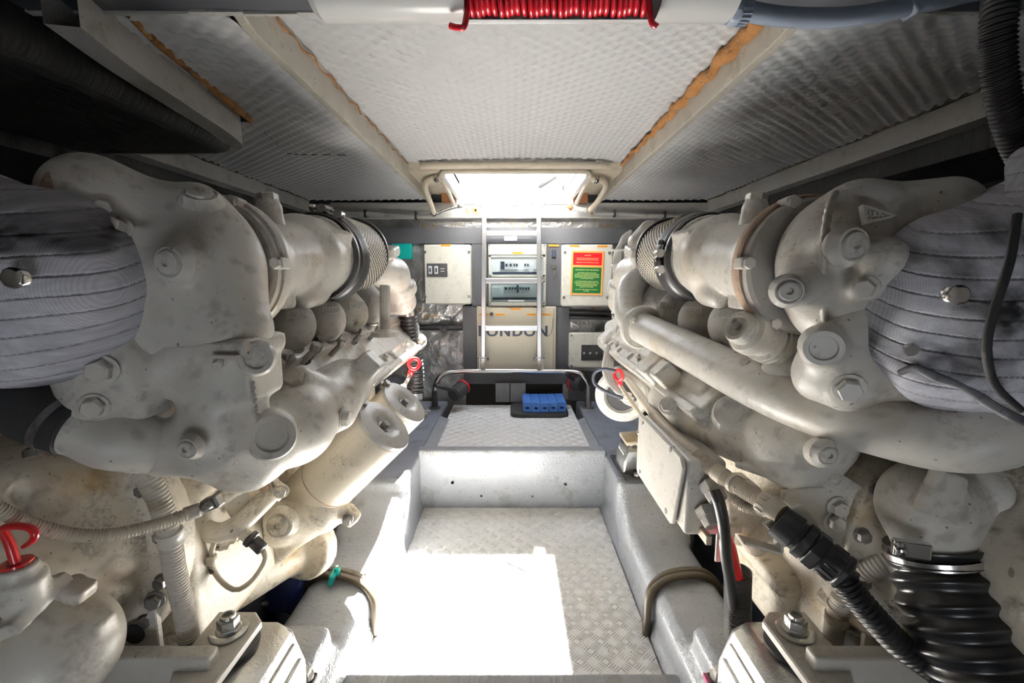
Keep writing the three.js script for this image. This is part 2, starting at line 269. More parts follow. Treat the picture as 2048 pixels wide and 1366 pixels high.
const std = (rgb, roughness, extra = {}) => new THREE.MeshStandardMaterial({ color: new THREE.Color().setRGB(...rgb), roughness, side: THREE.DoubleSide, ...extra });
const phy = (rgb, roughness, extra = {}) => new THREE.MeshPhysicalMaterial({ color: new THREE.Color().setRGB(...rgb), roughness, side: THREE.DoubleSide, ...extra });
const M = {
  cream: phy([0.73, 0.70, 0.645], 0.42, { vertexColors: true, userData: { stain: 0.4 }, map: paintTex, bumpMap: peel, bumpScale: 0.0006, clearcoat: 0.25, clearcoatRoughness: 0.3 }),
  old: phy([0.72, 0.66, 0.55], 0.45, { vertexColors: true, userData: { stain: 1 }, map: oldPaintTex, bumpMap: peel, bumpScale: 0.0008, clearcoat: 0.15, clearcoatRoughness: 0.35 }),
  castGrey: std([0.46, 0.44, 0.41], 0.6, { vertexColors: true, userData: { stain: 0.5 }, map: paintTex, bumpMap: peel, bumpScale: 0.001 }),
  rust: std([0.42, 0.30, 0.22], 0.8, { map: oldPaintTex, bumpMap: peel, bumpScale: 0.002 }),
  canister: phy([0.74, 0.67, 0.55], 0.36, { map: paintTex, bumpMap: peel, bumpScale: 0.0003, clearcoat: 0.4, clearcoatRoughness: 0.25 }),
  capGrey: phy([0.52, 0.51, 0.49], 0.4, { map: paintTex, clearcoat: 0.2 }),
  grey: phy([0.34, 0.36, 0.395], 0.34, { map: greyTex, bumpMap: peel, bumpScale: 0.004, clearcoat: 0.4, clearcoatRoughness: 0.22 }),
  blueGrey: phy([0.27, 0.295, 0.36], 0.42, { map: greyTex, bumpMap: brush, bumpScale: 0.002, clearcoat: 0.2 }),
  beam: phy([0.22, 0.225, 0.24], 0.45, { map: greyTex, bumpMap: brush, bumpScale: 0.003 }),
  tread: std([0.90, 0.90, 0.90], 0.36, { map: treadTex }),
  lug: std([0.95, 0.95, 0.94], 0.34, { map: treadTex }),
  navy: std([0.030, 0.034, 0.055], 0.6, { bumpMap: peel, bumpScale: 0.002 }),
  black: std([0.012, 0.012, 0.013], 0.75),
  hull: std([0.016, 0.016, 0.017], 0.7, { bumpMap: brush, bumpScale: 0.004 }),
  darkSheet: std([0.062, 0.064, 0.073], 0.42, { bumpMap: brush, bumpScale: 0.0004 }),
  foil: std([0.72, 0.72, 0.73], 0.3, { metalness: 0.85, map: foilTex, bumpMap: foilBump, bumpScale: 0.006 }),
  white: std([0.78, 0.77, 0.74], 0.4, { map: paintTex, bumpMap: peel, bumpScale: 0.0008 }),
  trimWhite: std([0.62, 0.61, 0.58], 0.5, { map: greyTex, bumpMap: peel, bumpScale: 0.0015 }),
  gelcoat: std([0.86, 0.86, 0.85], 0.35),
  quilt: std([0.60, 0.60, 0.605], 0.6),
  frameCream: std([0.60, 0.56, 0.48], 0.45, { map: greyTex, bumpMap: peel, bumpScale: 0.001 }),
  foam: std([0.30, 0.135, 0.04], 0.9, { map: oldPaintTex, bumpMap: peel, bumpScale: 0.004 }),
  alu: std([0.78, 0.78, 0.79], 0.32, { metalness: 0.9, bumpMap: brush, bumpScale: 0.0003 }),
  steel: std([0.62, 0.61, 0.60], 0.22, { metalness: 1 }),
  zinc: std([0.56, 0.56, 0.54], 0.3, { metalness: 1, bumpMap: peel, bumpScale: 0.0008 }),
  dirtySteel: std([0.30, 0.29, 0.28], 0.4, { metalness: 0.8, map: oldPaintTex }),
  rubber: std([0.016, 0.016, 0.018], 0.42),
  rubberDull: std([0.03, 0.03, 0.032], 0.75, { bumpMap: peel, bumpScale: 0.001 }),
  glossBlack: phy([0.010, 0.010, 0.012], 0.3, { clearcoat: 0.3, clearcoatRoughness: 0.3 }),
  red: phy([0.62, 0.012, 0.018], 0.3, { clearcoat: 0.5 }),
  redCord: phy([0.55, 0.006, 0.02], 0.3, { clearcoat: 0.6, clearcoatRoughness: 0.2 }),
  enclosure: std([0.66, 0.645, 0.57], 0.5, { map: paintTex }),
  cabinet: std([0.52, 0.475, 0.37], 0.36, { metalness: 0.25, bumpMap: brush, bumpScale: 0.0004 }),
  breaker: std([0.72, 0.74, 0.75], 0.5),
  toggle: std([0.02, 0.03, 0.06], 0.4),
  window: phy([0.94, 0.96, 0.96], 0.08, { transmission: 1, thickness: 0, ior: 1.45 }),
  orange: std([0.72, 0.30, 0.02], 0.5),
  wood: std([0.30, 0.13, 0.05], 0.75, { map: oldPaintTex }),
  blue: std([0.035, 0.13, 0.42], 0.6, { bumpMap: peel, bumpScale: 0.001 }),
  blueDark: std([0.01, 0.02, 0.09], 0.4),
  pvcGrey: std([0.19, 0.22, 0.28], 0.4),
  pvcWhite: phy([0.84, 0.84, 0.83], 0.3, { clearcoat: 0.4 }),
  teal: std([0.0, 0.26, 0.24], 0.35),
  tan: std([0.56, 0.50, 0.40], 0.55, { map: paintTex }),
  cloth: std([0.95, 0.95, 1.0], 0.92, { map: clothTex, bumpMap: clothBump, bumpScale: 0.0035 }),
  clothEdge: std([0.30, 0.30, 0.31], 0.95, { map: clothTex }),
  braid: std([0.58, 0.54, 0.48], 0.7, { map: paintTex }),
  paper: std([0.42, 0.38, 0.29], 0.9),
  screen: std([0.80, 0.77, 0.68], 0.5),
  brown: std([0.05, 0.038, 0.022], 0.4),
  pink: std([0.35, 0.02, 0.12], 0.5),
};
// ---------------------------------------------------------------- the room
const WD = 2.87;   // depth of the aft bulkhead
{ // floor: two tread plates with raised bars
  const lugGeo = (() => { const s = new THREE.SphereGeometry(1, 8, 5, 0, Math.PI * 2, 0, Math.PI / 2); s.scale(0.0138, 0.0030, 0.0025); return s; })();
  const treadPlate = (name, label, x0, x1, d0, d1, y, pitch, turn = 0) => {
    const pl = struct(name, box(x0, x1, y - 0.006, y, -d1, -d0), M.tread, label, 'floor plate');
    const list = []; const nX = Math.ceil((x1 - x0) / pitch), nD = Math.ceil((d1 - d0) / pitch);
    for (let i = 0; i < nX; i++) for (let j = 0; j < nD; j++) for (let b = -2; b <= 2; b++) {
      const a = ((i + j) % 2 ? 1 : -1) * Math.PI / 4 + 0.0, cx = x0 + (i + 0.5) * pitch + Math.sin(a) * b * 0.0073, cd = d0 + (j + 0.5) * pitch + Math.cos(a) * b * 0.0073;
      if (cx < x0 + 0.008 || cx > x1 - 0.008 || cd < d0 + 0.008 || cd > d1 - 0.008) continue;
      list.push([cx, -cd, a]);
    }
    const im = new THREE.InstancedMesh(lugGeo, M.lug, list.length), o = new THREE.Object3D();
    list.forEach(([x, z, a], i) => { o.position.set(x, y, z); o.rotation.set(0, -a, 0); o.updateMatrix(); im.setMatrixAt(i, o.matrix); });
    im.name = 'tread_bars'; im.userData.kind = 'stuff'; im.castShadow = im.receiveShadow = true; pl.add(im);
    return pl;
  };
  const low = treadPlate('floor', 'white painted tread plate floor below the step, half in sunlight', -0.403, 0.392, 1.03, 1.932, 0, 0.0345);
  const hole = obj('lifting_hole', lathe(PY(1020, 1165, 0.0005), UP, [[0, 0], [0, 0.011], [0.001, 0.012], [0.0018, 0.010], [0.0018, 0]], 20), M.castGrey, low);
  treadPlate('floor', 'worn white tread plate floor on the raised landing below the ladder', -0.37, 0.37, 1.95, 2.80, 0.232, 0.0345);
}
// step riser between the two levels
{
  const g = cast([SD.box(V(0, 0.12, -1.958), 0.42, 0.144, 0.024, undefined, 0.012), SD.box(V(0, 0.256, -1.966), 0.42, 0.012, 0.03, undefined, 0.008, 0.004),
    ...[[905, 965], [1131, 968], [963, 992], [1065, 993]].map(([x, y], i) => SD.neg(SD.cyl(P(x, y, 1.90), P(x, y, 1.96), i < 2 ? 0.0065 : 0.0045, 0.001), 0.002))], 0.006);
  struct('step_riser', g, M.grey, 'glossy pale grey painted step between the floor plates', 'step');
}
// stringers: a high part aft and a low part forward, raised pads under the engine mounts
function stringer(s, name, label) {
  const X = (x) => s * x, bx = (x0, x1, y0, y1, d0, d1, rd = 0.02, k = 0.02) => SD.box(V(X((x0 + x1) / 2), (y0 + y1) / 2, -(d0 + d1) / 2), Math.abs(x1 - x0) / 2, (y1 - y0) / 2, (d1 - d0) / 2, undefined, rd, k);
  const tilt = eul(0, 0, s * 0.1);
  const slope = (d0, d1, y0, y1, x0, x1) => SD.box(V(X((x0 + x1) / 2), (y0 + y1) / 2, -(d0 + d1) / 2), (x1 - x0) / 2, 0.06, Math.hypot(d1 - d0, y1 - y0) / 2, eul(Math.atan2(y1 - y0, d1 - d0), 0, 0), 0.02, 0.03);
  const g = cast([
    bx(0.41, 0.72, -0.25, 0.245, 1.66, 2.86, 0.012, 0.01),
    bx(0.415, 0.62, -0.25, 0.115, 0.6, 1.72, 0.035, 0.02),
    slope(1.52, 1.72, 0.05, 0.19, 0.413, 0.64),
    bx(0.40, 0.50, -0.25, 0.0, 0.6, 2.0, 0.01, 0.05),
    bx(0.44, 0.76, -0.25, 0.185, 0.55, 1.02, 0.025, 0.03),
  ], 0.012);
  return struct(name, g, M.grey, label, 'stringer');
}
const strL = stringer(-1, 'stringer_left', 'glossy grey painted stringer along the sunlit edge of the floor plate');
const strR = stringer(1, 'stringer_right', 'glossy grey painted stringer along the shaded edge of the floor plate');
// blue-grey top plates on the high parts
for (const s of [-1, 1]) {
  const st = s < 0 ? strL : strR;
  obj('top_plate', box(Math.min(s * 0.415, s * 0.71), Math.max(s * 0.415, s * 0.71), 0.2455, 0.2475, -2.83, -1.70), M.blueGrey, st);
  // sloping inner cheek above the landing
  obj('inner_cheek', plate([V(s * 0.41, 0.245, -1.99), V(s * 0.41, 0.245, -2.5), V(s * 0.355, 0.22, -2.5), V(s * 0.345, 0.22, -1.99)], 0.01, 0), M.grey, st);
}
struct('crossbeam', cast([SD.box(V(0, -0.02, -0.97), 0.43, 0.06, 0.06, undefined, 0.02)], 0.01), M.beam, 'dark grey painted beam crossing in front of the floor plate', 'beam');
// hull below and at the sides
struct('floor', box(-1.8, 1.8, -0.40, -0.34, -2.95, 1.2), M.hull, 'dark bilge bottom below the engines', 'bilge');
for (const s of [-1, 1]) {
  const g = new THREE.BufferGeometry().setFromPoints([]);
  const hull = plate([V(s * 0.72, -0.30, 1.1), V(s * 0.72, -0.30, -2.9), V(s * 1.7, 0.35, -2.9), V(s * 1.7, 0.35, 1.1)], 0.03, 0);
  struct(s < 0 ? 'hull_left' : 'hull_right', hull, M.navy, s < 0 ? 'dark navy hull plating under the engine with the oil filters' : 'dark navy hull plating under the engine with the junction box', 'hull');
  struct(s < 0 ? 'wall_left' : 'wall_right', box(s < 0 ? -1.8 : 1.68, s < 0 ? -1.68 : 1.8, -0.4, 1.62, -2.95, 1.2), M.hull, s < 0 ? 'black hull side behind the engine with the oil filters' : 'black hull side behind the engine with the junction box', 'wall');
  // inner blue-grey girder faces seen between engine and stringer
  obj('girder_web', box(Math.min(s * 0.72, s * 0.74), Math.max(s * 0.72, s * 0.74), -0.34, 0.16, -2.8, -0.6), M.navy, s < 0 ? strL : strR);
}
struct('wall_front', [box(-1.8, -0.24, -0.4, 1.6, 0.7, 0.8), box(0.24, 1.8, -0.4, 1.6, 0.7, 0.8), box(-0.24, 0.24, -0.4, 0.06, 0.7, 0.8), box(-0.24, 0.24, 0.40, 1.6, 0.7, 0.8)], M.white, 'white forward bulkhead with an open access doorway behind the viewer', 'wall');
struct('floor', box(-0.41, 0.41, -0.006, 0, -0.9, 0.7), M.tread, 'white floor plate forward of the crossbeam', 'floor plate');

// ceiling slab with the hatch opening
const HX0 = -0.315, HX1 = 0.35, HD0 = 2.24, HD1 = 2.83;
struct('ceiling', [box(-1.8, HX0, 1.58, 1.60, -3.0, 1.2), box(HX1, 1.8, 1.58, 1.60, -3.0, 1.2), box(HX0, HX1, 1.58, 1.60, -HD0 + 0.02, 1.2), box(HX0, 0.285, 1.58, 1.60, -3.0, -HD1 - 0.03), box(0.318, HX1, 1.58, 1.60, -3.0, -HD1 - 0.03)], M.hull, 'dark deck structure over the engine room', 'ceiling');
function quilt(x0, x1, d0, d1, y, outline) {   // embossed foam sheet facing down
  const c = 0.0055, nx = Math.round((x1 - x0) / c), nd = Math.round((d1 - d0) / c), pos = [], idx = [];
  const h = (x, d) => { const a = x / 0.024 * Math.PI, b = d / 0.021 * Math.PI; const t = Math.cos(a) * Math.cos(b); return -0.0058 * (t > 0 ? t ** 0.8 : -0.6 * Math.abs(t)) - 0.004 * Math.sin(x * 7 + d * 3) * Math.sin(d * 5.3); };
  const id = new Map();
  for (let j = 0; j <= nd; j++) for (let i = 0; i <= nx; i++) { const x = x0 + (x1 - x0) * i / nx, d = d0 + (d1 - d0) * j / nd; if (outline && !outline(x, d)) continue; id.set(j * 9999 + i, pos.length / 3); pos.push(x, y + h(x, d), -d); }
  for (let j = 0; j < nd; j++) for (let i = 0; i < nx; i++) { const q = [[j, i], [j, i + 1], [j + 1, i + 1], [j + 1, i]].map(([a, b]) => id.get(a * 9999 + b)); if (q.includes(undefined)) continue; idx.push(q[0], q[2], q[1], q[0], q[3], q[2]); }
  const g = new THREE.BufferGeometry(); g.setAttribute('position', new THREE.Float32BufferAttribute(pos, 3)); g.setIndex(idx); g.computeVertexNormals(); return g;
}
const FXL = -0.495, FXR = 0.525, FB = 1.49;
const hatchPanel = struct('ceiling', quilt(FXL, FXR, 0.86, 2.25, 1.572), M.quilt, 'white embossed insulation sheet of the raised centre ceiling panel', 'ceiling panel');
const sideL = struct('ceiling', quilt(-1.26, FXL - 0.02, 0.86, 2.84, FB + 0.008, (x, d) => x > -0.80 || d > 1.47 + (-x - 0.80) * 0.2), M.quilt, 'white embossed insulation sheet with a torn seam beside the curved lip', 'ceiling panel');
struct('ceiling', quilt(FXR + 0.02, 1.2, 0.86, 2.84, FB + 0.008), M.quilt, 'white embossed insulation sheet beside the orange foam edge', 'ceiling panel');
{ // seam tear in the left sheet
  const pts = [[526, 262], [548, 282], [572, 306], [600, 309], [640, 309], [700, 310]].map(([x, y]) => PY(x, y, FB + 0.004));
  for (let i = 0; i < 5; i++) { const a = pts[i], b = pts[i + 1]; for (let k = 0; k < 2; k++) { const u = a.clone().lerp(b, k * 0.5 + 0.08), w = a.clone().lerp(b, k * 0.5 + 0.36), n = V(0, 0, 0.004); obj('torn_seam', plate([u, w.clone().add(n), w, u.clone().sub(n)], 0.002, 0), M.black, sideL); } }
}
{ // centre frame: two side faces, near ends rounded upward
  const fr = (x, s, nm, label) => {
    const sh = new THREE.Shape(); sh.moveTo(-2.86, FB); sh.lineTo(-1.0, FB); sh.quadraticCurveTo(-0.93, FB, -0.90, FB + 0.02); sh.lineTo(-0.86, FB + 0.05); sh.lineTo(-0.86, 1.575); sh.lineTo(-2.86, 1.575);
    const g = new THREE.ExtrudeGeometry(sh, { depth: 0.016, bevelEnabled: true, bevelSize: 0.003, bevelThickness: 0.003, bevelSegments: 2 });
    g.rotateY(-Math.PI / 2); g.translate(s < 0 ? x : x + 0.016, 0, 0);
    return struct(nm, g, M.frameCream, label, 'frame');
  };
  fr(FXL, -1, 'trim_1', 'cream hatch frame edge beside the torn insulation seam');
  const tr = fr(FXR, 1, 'trim_2', 'cream hatch frame edge lined with orange foam');
  // browned foam squeezed out along the panel edges
  const foamEdge = (x, s, w, w2, par) => { const g = tube(Array.from({ length: 40 }, (_, i) => { const d = 0.98 + i * 0.034; return V(x + s * (0.004 + 0.003 * Math.sin(i * 1.3) + rr(0, 0.003)), 1.558 + 0.006 * Math.sin(i * 2.1) - (w > 0.008 ? 0.004 : 0), -d); }), Array.from({ length: 40 }, (_, i) => (w + (w2 - w) * i / 39) * rr(0.8, 1.15)), { seg: 8 }); obj('foam_edge', g, M.foam, par); };
  foamEdge(FXR - 0.004, -1, 0.019, 0.007, tr);
  foamEdge(FXL - 0.001, 1, 0.0028, 0.002, scene.getObjectByName('trim_1'));
  // side trims
  const sweep = (pts, h0, h1, th) => { const c = new THREE.CatmullRomCurve3(pts.map(([x, d]) => V(x, 0, -d)), false, 'centripetal'), n = 60, pos = [], idx = [];
    for (let i = 0; i <= n; i++) { const p = c.getPoint(i / n), t = c.getTangent(i / n), o = V(t.z, 0, -t.x).multiplyScalar(th); for (const [k, y] of [[0, h0], [1, h0], [1, h1], [0, h1]]) pos.push(p.x + o.x * k, y, p.z + o.z * k); }
    for (let i = 0; i < n; i++) for (let k = 0; k < 4; k++) { const a = i * 4 + k, b = i * 4 + (k + 1) % 4; idx.push(a, b, a + 4, b, b + 4, a + 4); }
    let g = new THREE.BufferGeometry(); g.setAttribute('position', new THREE.Float32BufferAttribute(pos, 3)); g.setIndex(idx); g = toCreasedNormals(g, 0.6); return g; };
  struct('trim_3', sweep([[-0.70, 0.80], [-0.735, 0.95], [-0.765, 1.15], [-0.795, 1.36], [-0.83, 1.47], [-0.90, 1.53], [-1.0, 1.555], [-1.12, 1.56], [-1.3, 1.56]], 1.425, 1.505, 0.05), M.trimWhite, 'white painted curved lip below the ceiling, turning round a dark recess', 'trim');
  struct('trim_4', box(-1.30, -1.235, 1.43, 1.505, -2.86, -1.58), M.trimWhite, 'white painted edge beam outboard of the torn insulation sheet', 'trim');
  struct('trim_5', box(1.19, 1.25, 1.425, 1.505, -2.86, -0.8), M.trimWhite, 'white painted edge beam outboard of the shaded insulation sheet', 'trim');
  const gap = (xs, d0, d1, yy, par) => obj('gap_filler', tube(Array.from({ length: 30 }, (_, i) => V(xs + 0.004 * Math.sin(i * 1.7) , yy, -(d0 + (d1 - d0) * i / 29))), Array.from({ length: 30 }, () => rr(0.002, 0.008)), { seg: 6 }), M.brown, par);
  gap(1.186, 0.85, 2.84, 1.497, scene.getObjectByName('trim_5')); gap(-1.23, 1.6, 2.84, 1.496, scene.getObjectByName('trim_4'));
  obj('foam_edge', tube([[-0.70, 0.86], [-0.73, 1.0], [-0.755, 1.15], [-0.782, 1.34], [-0.80, 1.45]].map(([x, d]) => V(x + 0.012, 1.495, -d)), [0.004, 0.009, 0.006, 0.012, 0.008], { seg: 8 }), M.foam, scene.getObjectByName('trim_3'));
  // dark deck boxes outboard
  struct('deck_box_left', [box(-1.8, -1.30, 1.36, 1.60, -2.9, -0.5), cast([SD.box(V(-1.15, 1.50, -1.0), 0.30, 0.10, 0.50, undefined, 0.05)], 0.02)], M.hull, 'black rounded recess box outboard of the curved white lip', 'deck box');
  struct('deck_box_right', box(1.25, 1.8, 1.36, 1.60, -2.9, -0.5), M.hull, 'black deck underside outboard of the straight white edge beam', 'deck box');
  // near beam
  const nb = struct('ceiling_beam', box(-1.7, 1.7, 1.487, 1.59, -0.875, -0.66), M.darkSheet, 'dark beam crossing the ceiling behind the white tube', 'beam');
  obj('chipped_edge', Array.from({ length: 34 }, (_, i) => box(-1.6 + i * 0.094, -1.6 + (i + 1) * 0.094 + 0.001, 1.482 + rr(0, 0.002), 1.488, -0.8765, -0.868 + rr(-0.004, 0.004))), M.trimWhite, nb);
}
// aft bulkhead
{
  const w = struct('wall_back', box(-1.75, 1.75, -0.4, 1.545, -3.02, -2.93), M.darkSheet, 'aft bulkhead of the engine room', 'wall');
  // wavy foil lining around the penetrations
  const foilSheet = (name, x0, x1, y0, y1, cx, cy) => { const nx = 60, ny = 60, pos = [], idx = [], uv = [];
    for (let j = 0; j <= ny; j++) for (let i = 0; i <= nx; i++) { const x = x0 + (x1 - x0) * i / nx, y = y0 + (y1 - y0) * j / ny, dx = x - cx, dy = y - cy, r = Math.hypot(dx, dy), a = Math.atan2(dy, dx); const z = -2.895 + 0.006 * Math.sin(a * 23 + 3 * Math.sin(a * 5)) * Math.exp(-r * 5) * Math.min(1, r * 20) - 0.03 * Math.exp(-r * r * 300) + 0.003 * Math.sin(x * 31 + y * 7) * Math.sin(y * 23); pos.push(x, y, z); uv.push(x, y); }
    for (let j = 0; j < ny; j++) for (let i = 0; i < nx; i++) { const a = j * (nx + 1) + i; idx.push(a, a + 1, a + nx + 2, a, a + nx + 2, a + nx + 1); }
    const g = new THREE.BufferGeometry(); g.setAttribute('position', new THREE.Float32BufferAttribute(pos, 3)); g.setAttribute('uv', new THREE.Float32BufferAttribute(uv, 2)); g.setIndex(idx); g.computeVertexNormals(); return obj(name, g, M.foil, w, true); };
  foilSheet('foil_lining', -1.7, -0.30, 0.1, 1.3, -0.42, 0.73);
  foilSheet('foil_lining', 0.33, 1.7, 0.1, 1.3, 0.60, 0.72);
  foilSheet('foil_strip', -1.7, 1.7, 1.28, 1.48, 9, 9);
  const wb = (px0, py0, px1, py1, d, th, r = 0) => { const a = P(px0, py0, d), b = P(px1, py1, d); return box(a.x, b.x, b.y, a.y, -d - th, -d, r); };
  obj('dark_board', wb(660, 455, 1300, 487, 2.862, 0.03), M.darkSheet, w);
  obj('dark_board', wb(943, 480, 1125, 614, 2.866, 0.03), M.darkSheet, w);
  obj('dark_board', wb(925, 612, 1138, 768, 2.866, 0.03), M.darkSheet, w);
  obj('dark_board', wb(1138, 744, 1230, 800, 2.868, 0.03), M.darkSheet, w);
  obj('dark_board', wb(925, 765, 1240, 830, 2.91, 0.02), M.black, w);
  obj('leaning_plate', wb(991, 767, 1019, 804, 2.80, 0.01), M.beam, w);
  obj('leaning_plate', wb(1021, 767, 1051, 804, 2.80, 0.01), M.beam, w);
  const hb = struct('trim_6', [wb(660, 405, 1420, 436, 2.84, 0.09, 0.004)], M.trimWhite, 'white header beam above the foil strip, with a rusty patch', 'beam');
  for (let i = 0; i < 16; i++) { const p = P(rr(930, 958), rr(417, 427), 2.838), r = rr(0.003, 0.012); obj('rust_patch', lathe(p, V(0, 0, 1), [[0, 0], [0, r], [0.001, r * 0.8], [0.001, 0]], 7), M.wood, hb); }
  for (const x of [1184, 1196]) obj('rust_patch', lathe(P(x, 427, 2.838), V(0, 0, 1), [[0, 0], [0, 0.008], [0.001, 0.006], [0.001, 0]], 7), M.wood, hb);
}
// ---------------------------------------------------------------- hatch
const wbox = (px0, py0, px1, py1, d, th, r = 0) => { const a = P(px0, py0, d), b = P(px1, py1, d); return box(a.x, b.x, b.y, a.y, -d - th, -d, r); };
{
  const h = struct('trim_7', [box(HX0 - 0.02, HX0, 1.50, 1.603, -HD1, -HD0), box(HX1, HX1 + 0.02, 1.50, 1.603, -HD1, -HD0), box(HX0 - 0.02, HX1 + 0.02, 1.55, 1.603, -HD0, -HD0 + 0.02), box(HX0 - 0.02, 0.285, 1.47, 1.603, -HD1 - 0.03, -HD1), box(0.285, 0.318, 1.47, 1.545, -HD1 - 0.03, -HD1), box(0.318, HX1 + 0.02, 1.47, 1.603, -HD1 - 0.03, -HD1)], M.gelcoat, 'white coaming round the open hatch', 'hatch frame');
  // rolled drain lip round the three near sides
  const y = 1.517, x0 = HX0 - 0.02, x1 = HX1 + 0.02;
  obj('drain_lip', tube([V(x0 - 0.02, 1.475, -2.84), V(x0 - 0.012, 1.49, -2.6), V(x0 - 0.01, y - 0.004, -2.32), V(x0 + 0.01, y + 0.003, -2.24), V(x0 + 0.05, y + 0.005, -2.222), V(0, y + 0.005, -2.22), V(x1 - 0.05, y + 0.005, -2.222), V(x1 - 0.01, y + 0.003, -2.24), V(x1 + 0.01, y - 0.004, -2.32), V(x1 + 0.012, 1.49, -2.6), V(x1 + 0.02, 1.475, -2.84)], 0.012, { seg: 10 }), M.tan, h);
  obj('outer_lip', tube([V(x0 - 0.09, y + 0.03, -2.222), V(x0, y + 0.025, -2.195), V(0, y + 0.025, -2.185), V(x1, y + 0.025, -2.195), V(x1 + 0.09, y + 0.03, -2.222)], 0.017, { seg: 12 }), M.tan, h);
  // soffits beside the hatch
  for (const [a, b] of [[FXL, x0 - 0.005], [x1 + 0.005, FXR]]) obj('soffit', box(a, b, 1.53, 1.55, -2.86, -2.25), M.tan, h);
  for (const [a, b] of [[-0.42, -0.34], [0.375, 0.45]]) obj('bare_wood_block', box(a, b, 1.475, 1.53, -2.855, -2.80), M.wood, h);
  obj('ceiling_edge', box(FXL, FXR, 1.548, 1.585, -2.262, -2.32 + 0.075), M.tan, h);
  // lid, open and leaning back over the aft deck
  const lid = thing('hatch_lid', 'white hatch lid standing open above the ladder', 'hatch lid');
  const q = eul(0.35, 0, 0), c = V(0.017, 1.605 + 0.29, -2.235 + 0.115);
  obj('lid_panel', rbox(0.70, 0.62, 0.022, 0.008, c, q), M.gelcoat, lid);
  for (const x of [-0.22, 0.27]) obj('hinge', rod(V(x - 0.05, 1.607, -2.225), V(x + 0.05, 1.607, -2.225), 0.006), M.dirtySteel, lid);
  obj('lid_rim', rbox(0.02, 0.6, 0.03, 0.004, V(0.345, c.y, c.z - 0.02), q), M.gelcoat, lid);
  // gas strut
  const st = thing('gas_strut', 'slim gas strut with dark cylinder propping the hatch lid', 'strut');
  const A = P(1030, 404, 2.79), B = P(1078, 374, 2.76), C = P(1112, 353, 2.74);
  obj('piston_rod', rod(A, B, 0.0045), M.dirtySteel, st); obj('cylinder', rod(B, C, 0.011), M.rubberDull, st);
  obj('foot_bracket', [wbox(1020, 398, 1041, 410, 2.815, 0.004), rod(A.clone().add(V(0, 0, -0.03)), A.clone().add(V(0, 0, 0.006)), 0.006)], M.gelcoat, st);
  for (const x of [1024, 1037]) obj('screw', lathe(P(x, 404, 2.812), V(0, 0, 1), [[0, 0], [0, 0.006], [0.002, 0.004], [0.002, 0]], 10), M.dirtySteel, st);
}
// ---------------------------------------------------------------- ladder
{
  const t = thing('ladder', 'aluminium ladder hanging below the open hatch', 'ladder');
  const top = 1.47, bot = 0.49, dT = 2.79, dB = 2.72, L = [P(969, 408, dT), P(966, 727, dB)], R = [P(1077, 408, dT), P(1079, 727, dB)];
  for (const [a, b] of [L, R]) { const c = a.clone().add(b).multiplyScalar(0.5), dir = a.clone().sub(b); obj('rail', rbox(0.027, dir.length(), 0.045, 0.004, c, frame(V(0, 0, 1).addScaledVector(dir.clone().normalize(), 0), dir)), M.alu, t); }
  for (const [y, h] of [[466, 0.028], [560, 0.030], [655, 0.030]]) { const f = (y - 408) / 319, a = L[0].clone().lerp(L[1], f), b = R[0].clone().lerp(R[1], f), c = a.clone().add(b).multiplyScalar(0.5); obj('rung', rbox(b.x - a.x - 0.02, h, 0.05, 0.004, c), M.alu, t); }
  for (const [a, s] of [[L, -1], [R, 1]]) {
    obj('end_cap', rbox(0.029, 0.022, 0.047, 0.003, a[1].clone().add(V(0, 0.0, 0))), M.castGrey, t);
    const p = a[1].clone().add(V(0, 0.035, 0)); obj('lock_pin', [rod(p.clone().add(V(-0.03, 0, 0.005)), p.clone().add(V(0.03, 0, 0.005)), 0.0045), rod(p.clone().add(V(-s * 0.03, -0.016, 0.005)), p.clone().add(V(-s * 0.03, 0.004, 0.005)), 0.006)], M.steel, t);
    obj('foot_clip', [rbox(0.004, 0.10, 0.03, 0.001, p.clone().add(V(s * 0.019, -0.04, 0)))], M.steel, t);
    const u = a[0].clone(); obj('top_bracket', [rod(u.clone().add(V(-0.03, -0.01, 0)), u.clone().add(V(0.03, -0.01, 0)), 0.005), rbox(0.035, 0.02, 0.03, 0.003, u.clone().add(V(0, 0.005, -0.02)))], M.alu, t);
  }
  const pl = thing('ladder_socket_plate', 'aluminium backing plate with two angled bars behind the ladder top', 'bracket');
  obj('plate', wbox(974, 415, 1078, 436, 2.836, 0.003), M.alu, pl);
  for (const [x0, y0, x1, y1] of [[976, 418, 1000, 424], [1073, 418, 1048, 424]]) obj('bar', rod(P(x0, y0, 2.80), P(x1, y1, 2.832), 0.006), M.alu, pl);
}
// ---------------------------------------------------------------- electrical boxes
const ink = (w, h, draw) => { const c = document.createElement('canvas'); c.width = w; c.height = h; const x = c.getContext('2d'); draw(x, w, h); const t = new THREE.CanvasTexture(c); t.colorSpace = THREE.SRGBColorSpace; t.magFilter = THREE.LinearFilter; return t; };
const printed = (tex, rough = 0.5) => new THREE.MeshStandardMaterial({ map: tex, roughness: rough });
function decal(name, px0, py0, px1, py1, d, tex, parent) { const a = P(px0, py0, d), b = P(px1, py1, d); const g = place(new THREE.PlaneGeometry(b.x - a.x, a.y - b.y), V((a.x + b.x) / 2, (a.y + b.y) / 2, -d)); return obj(name, g, printed(tex), parent, true); }
const tape = ink(256, 48, (x, w, h) => { x.fillStyle = '#d9901c'; x.fillRect(0, 0, w, h); x.fillStyle = '#4a2c08'; for (let i = 0; i < 22; i++) x.fillRect(24 + i * 9.6, 16, i % 7 === 5 ? 0 : 5 + (i * 7 % 3), 16); });
const label = (parent, px, py, w, d, h = 4) => decal('tape_label', px - w / 2, py - h / 2, px + w / 2, py + h / 2, d, tape, parent);
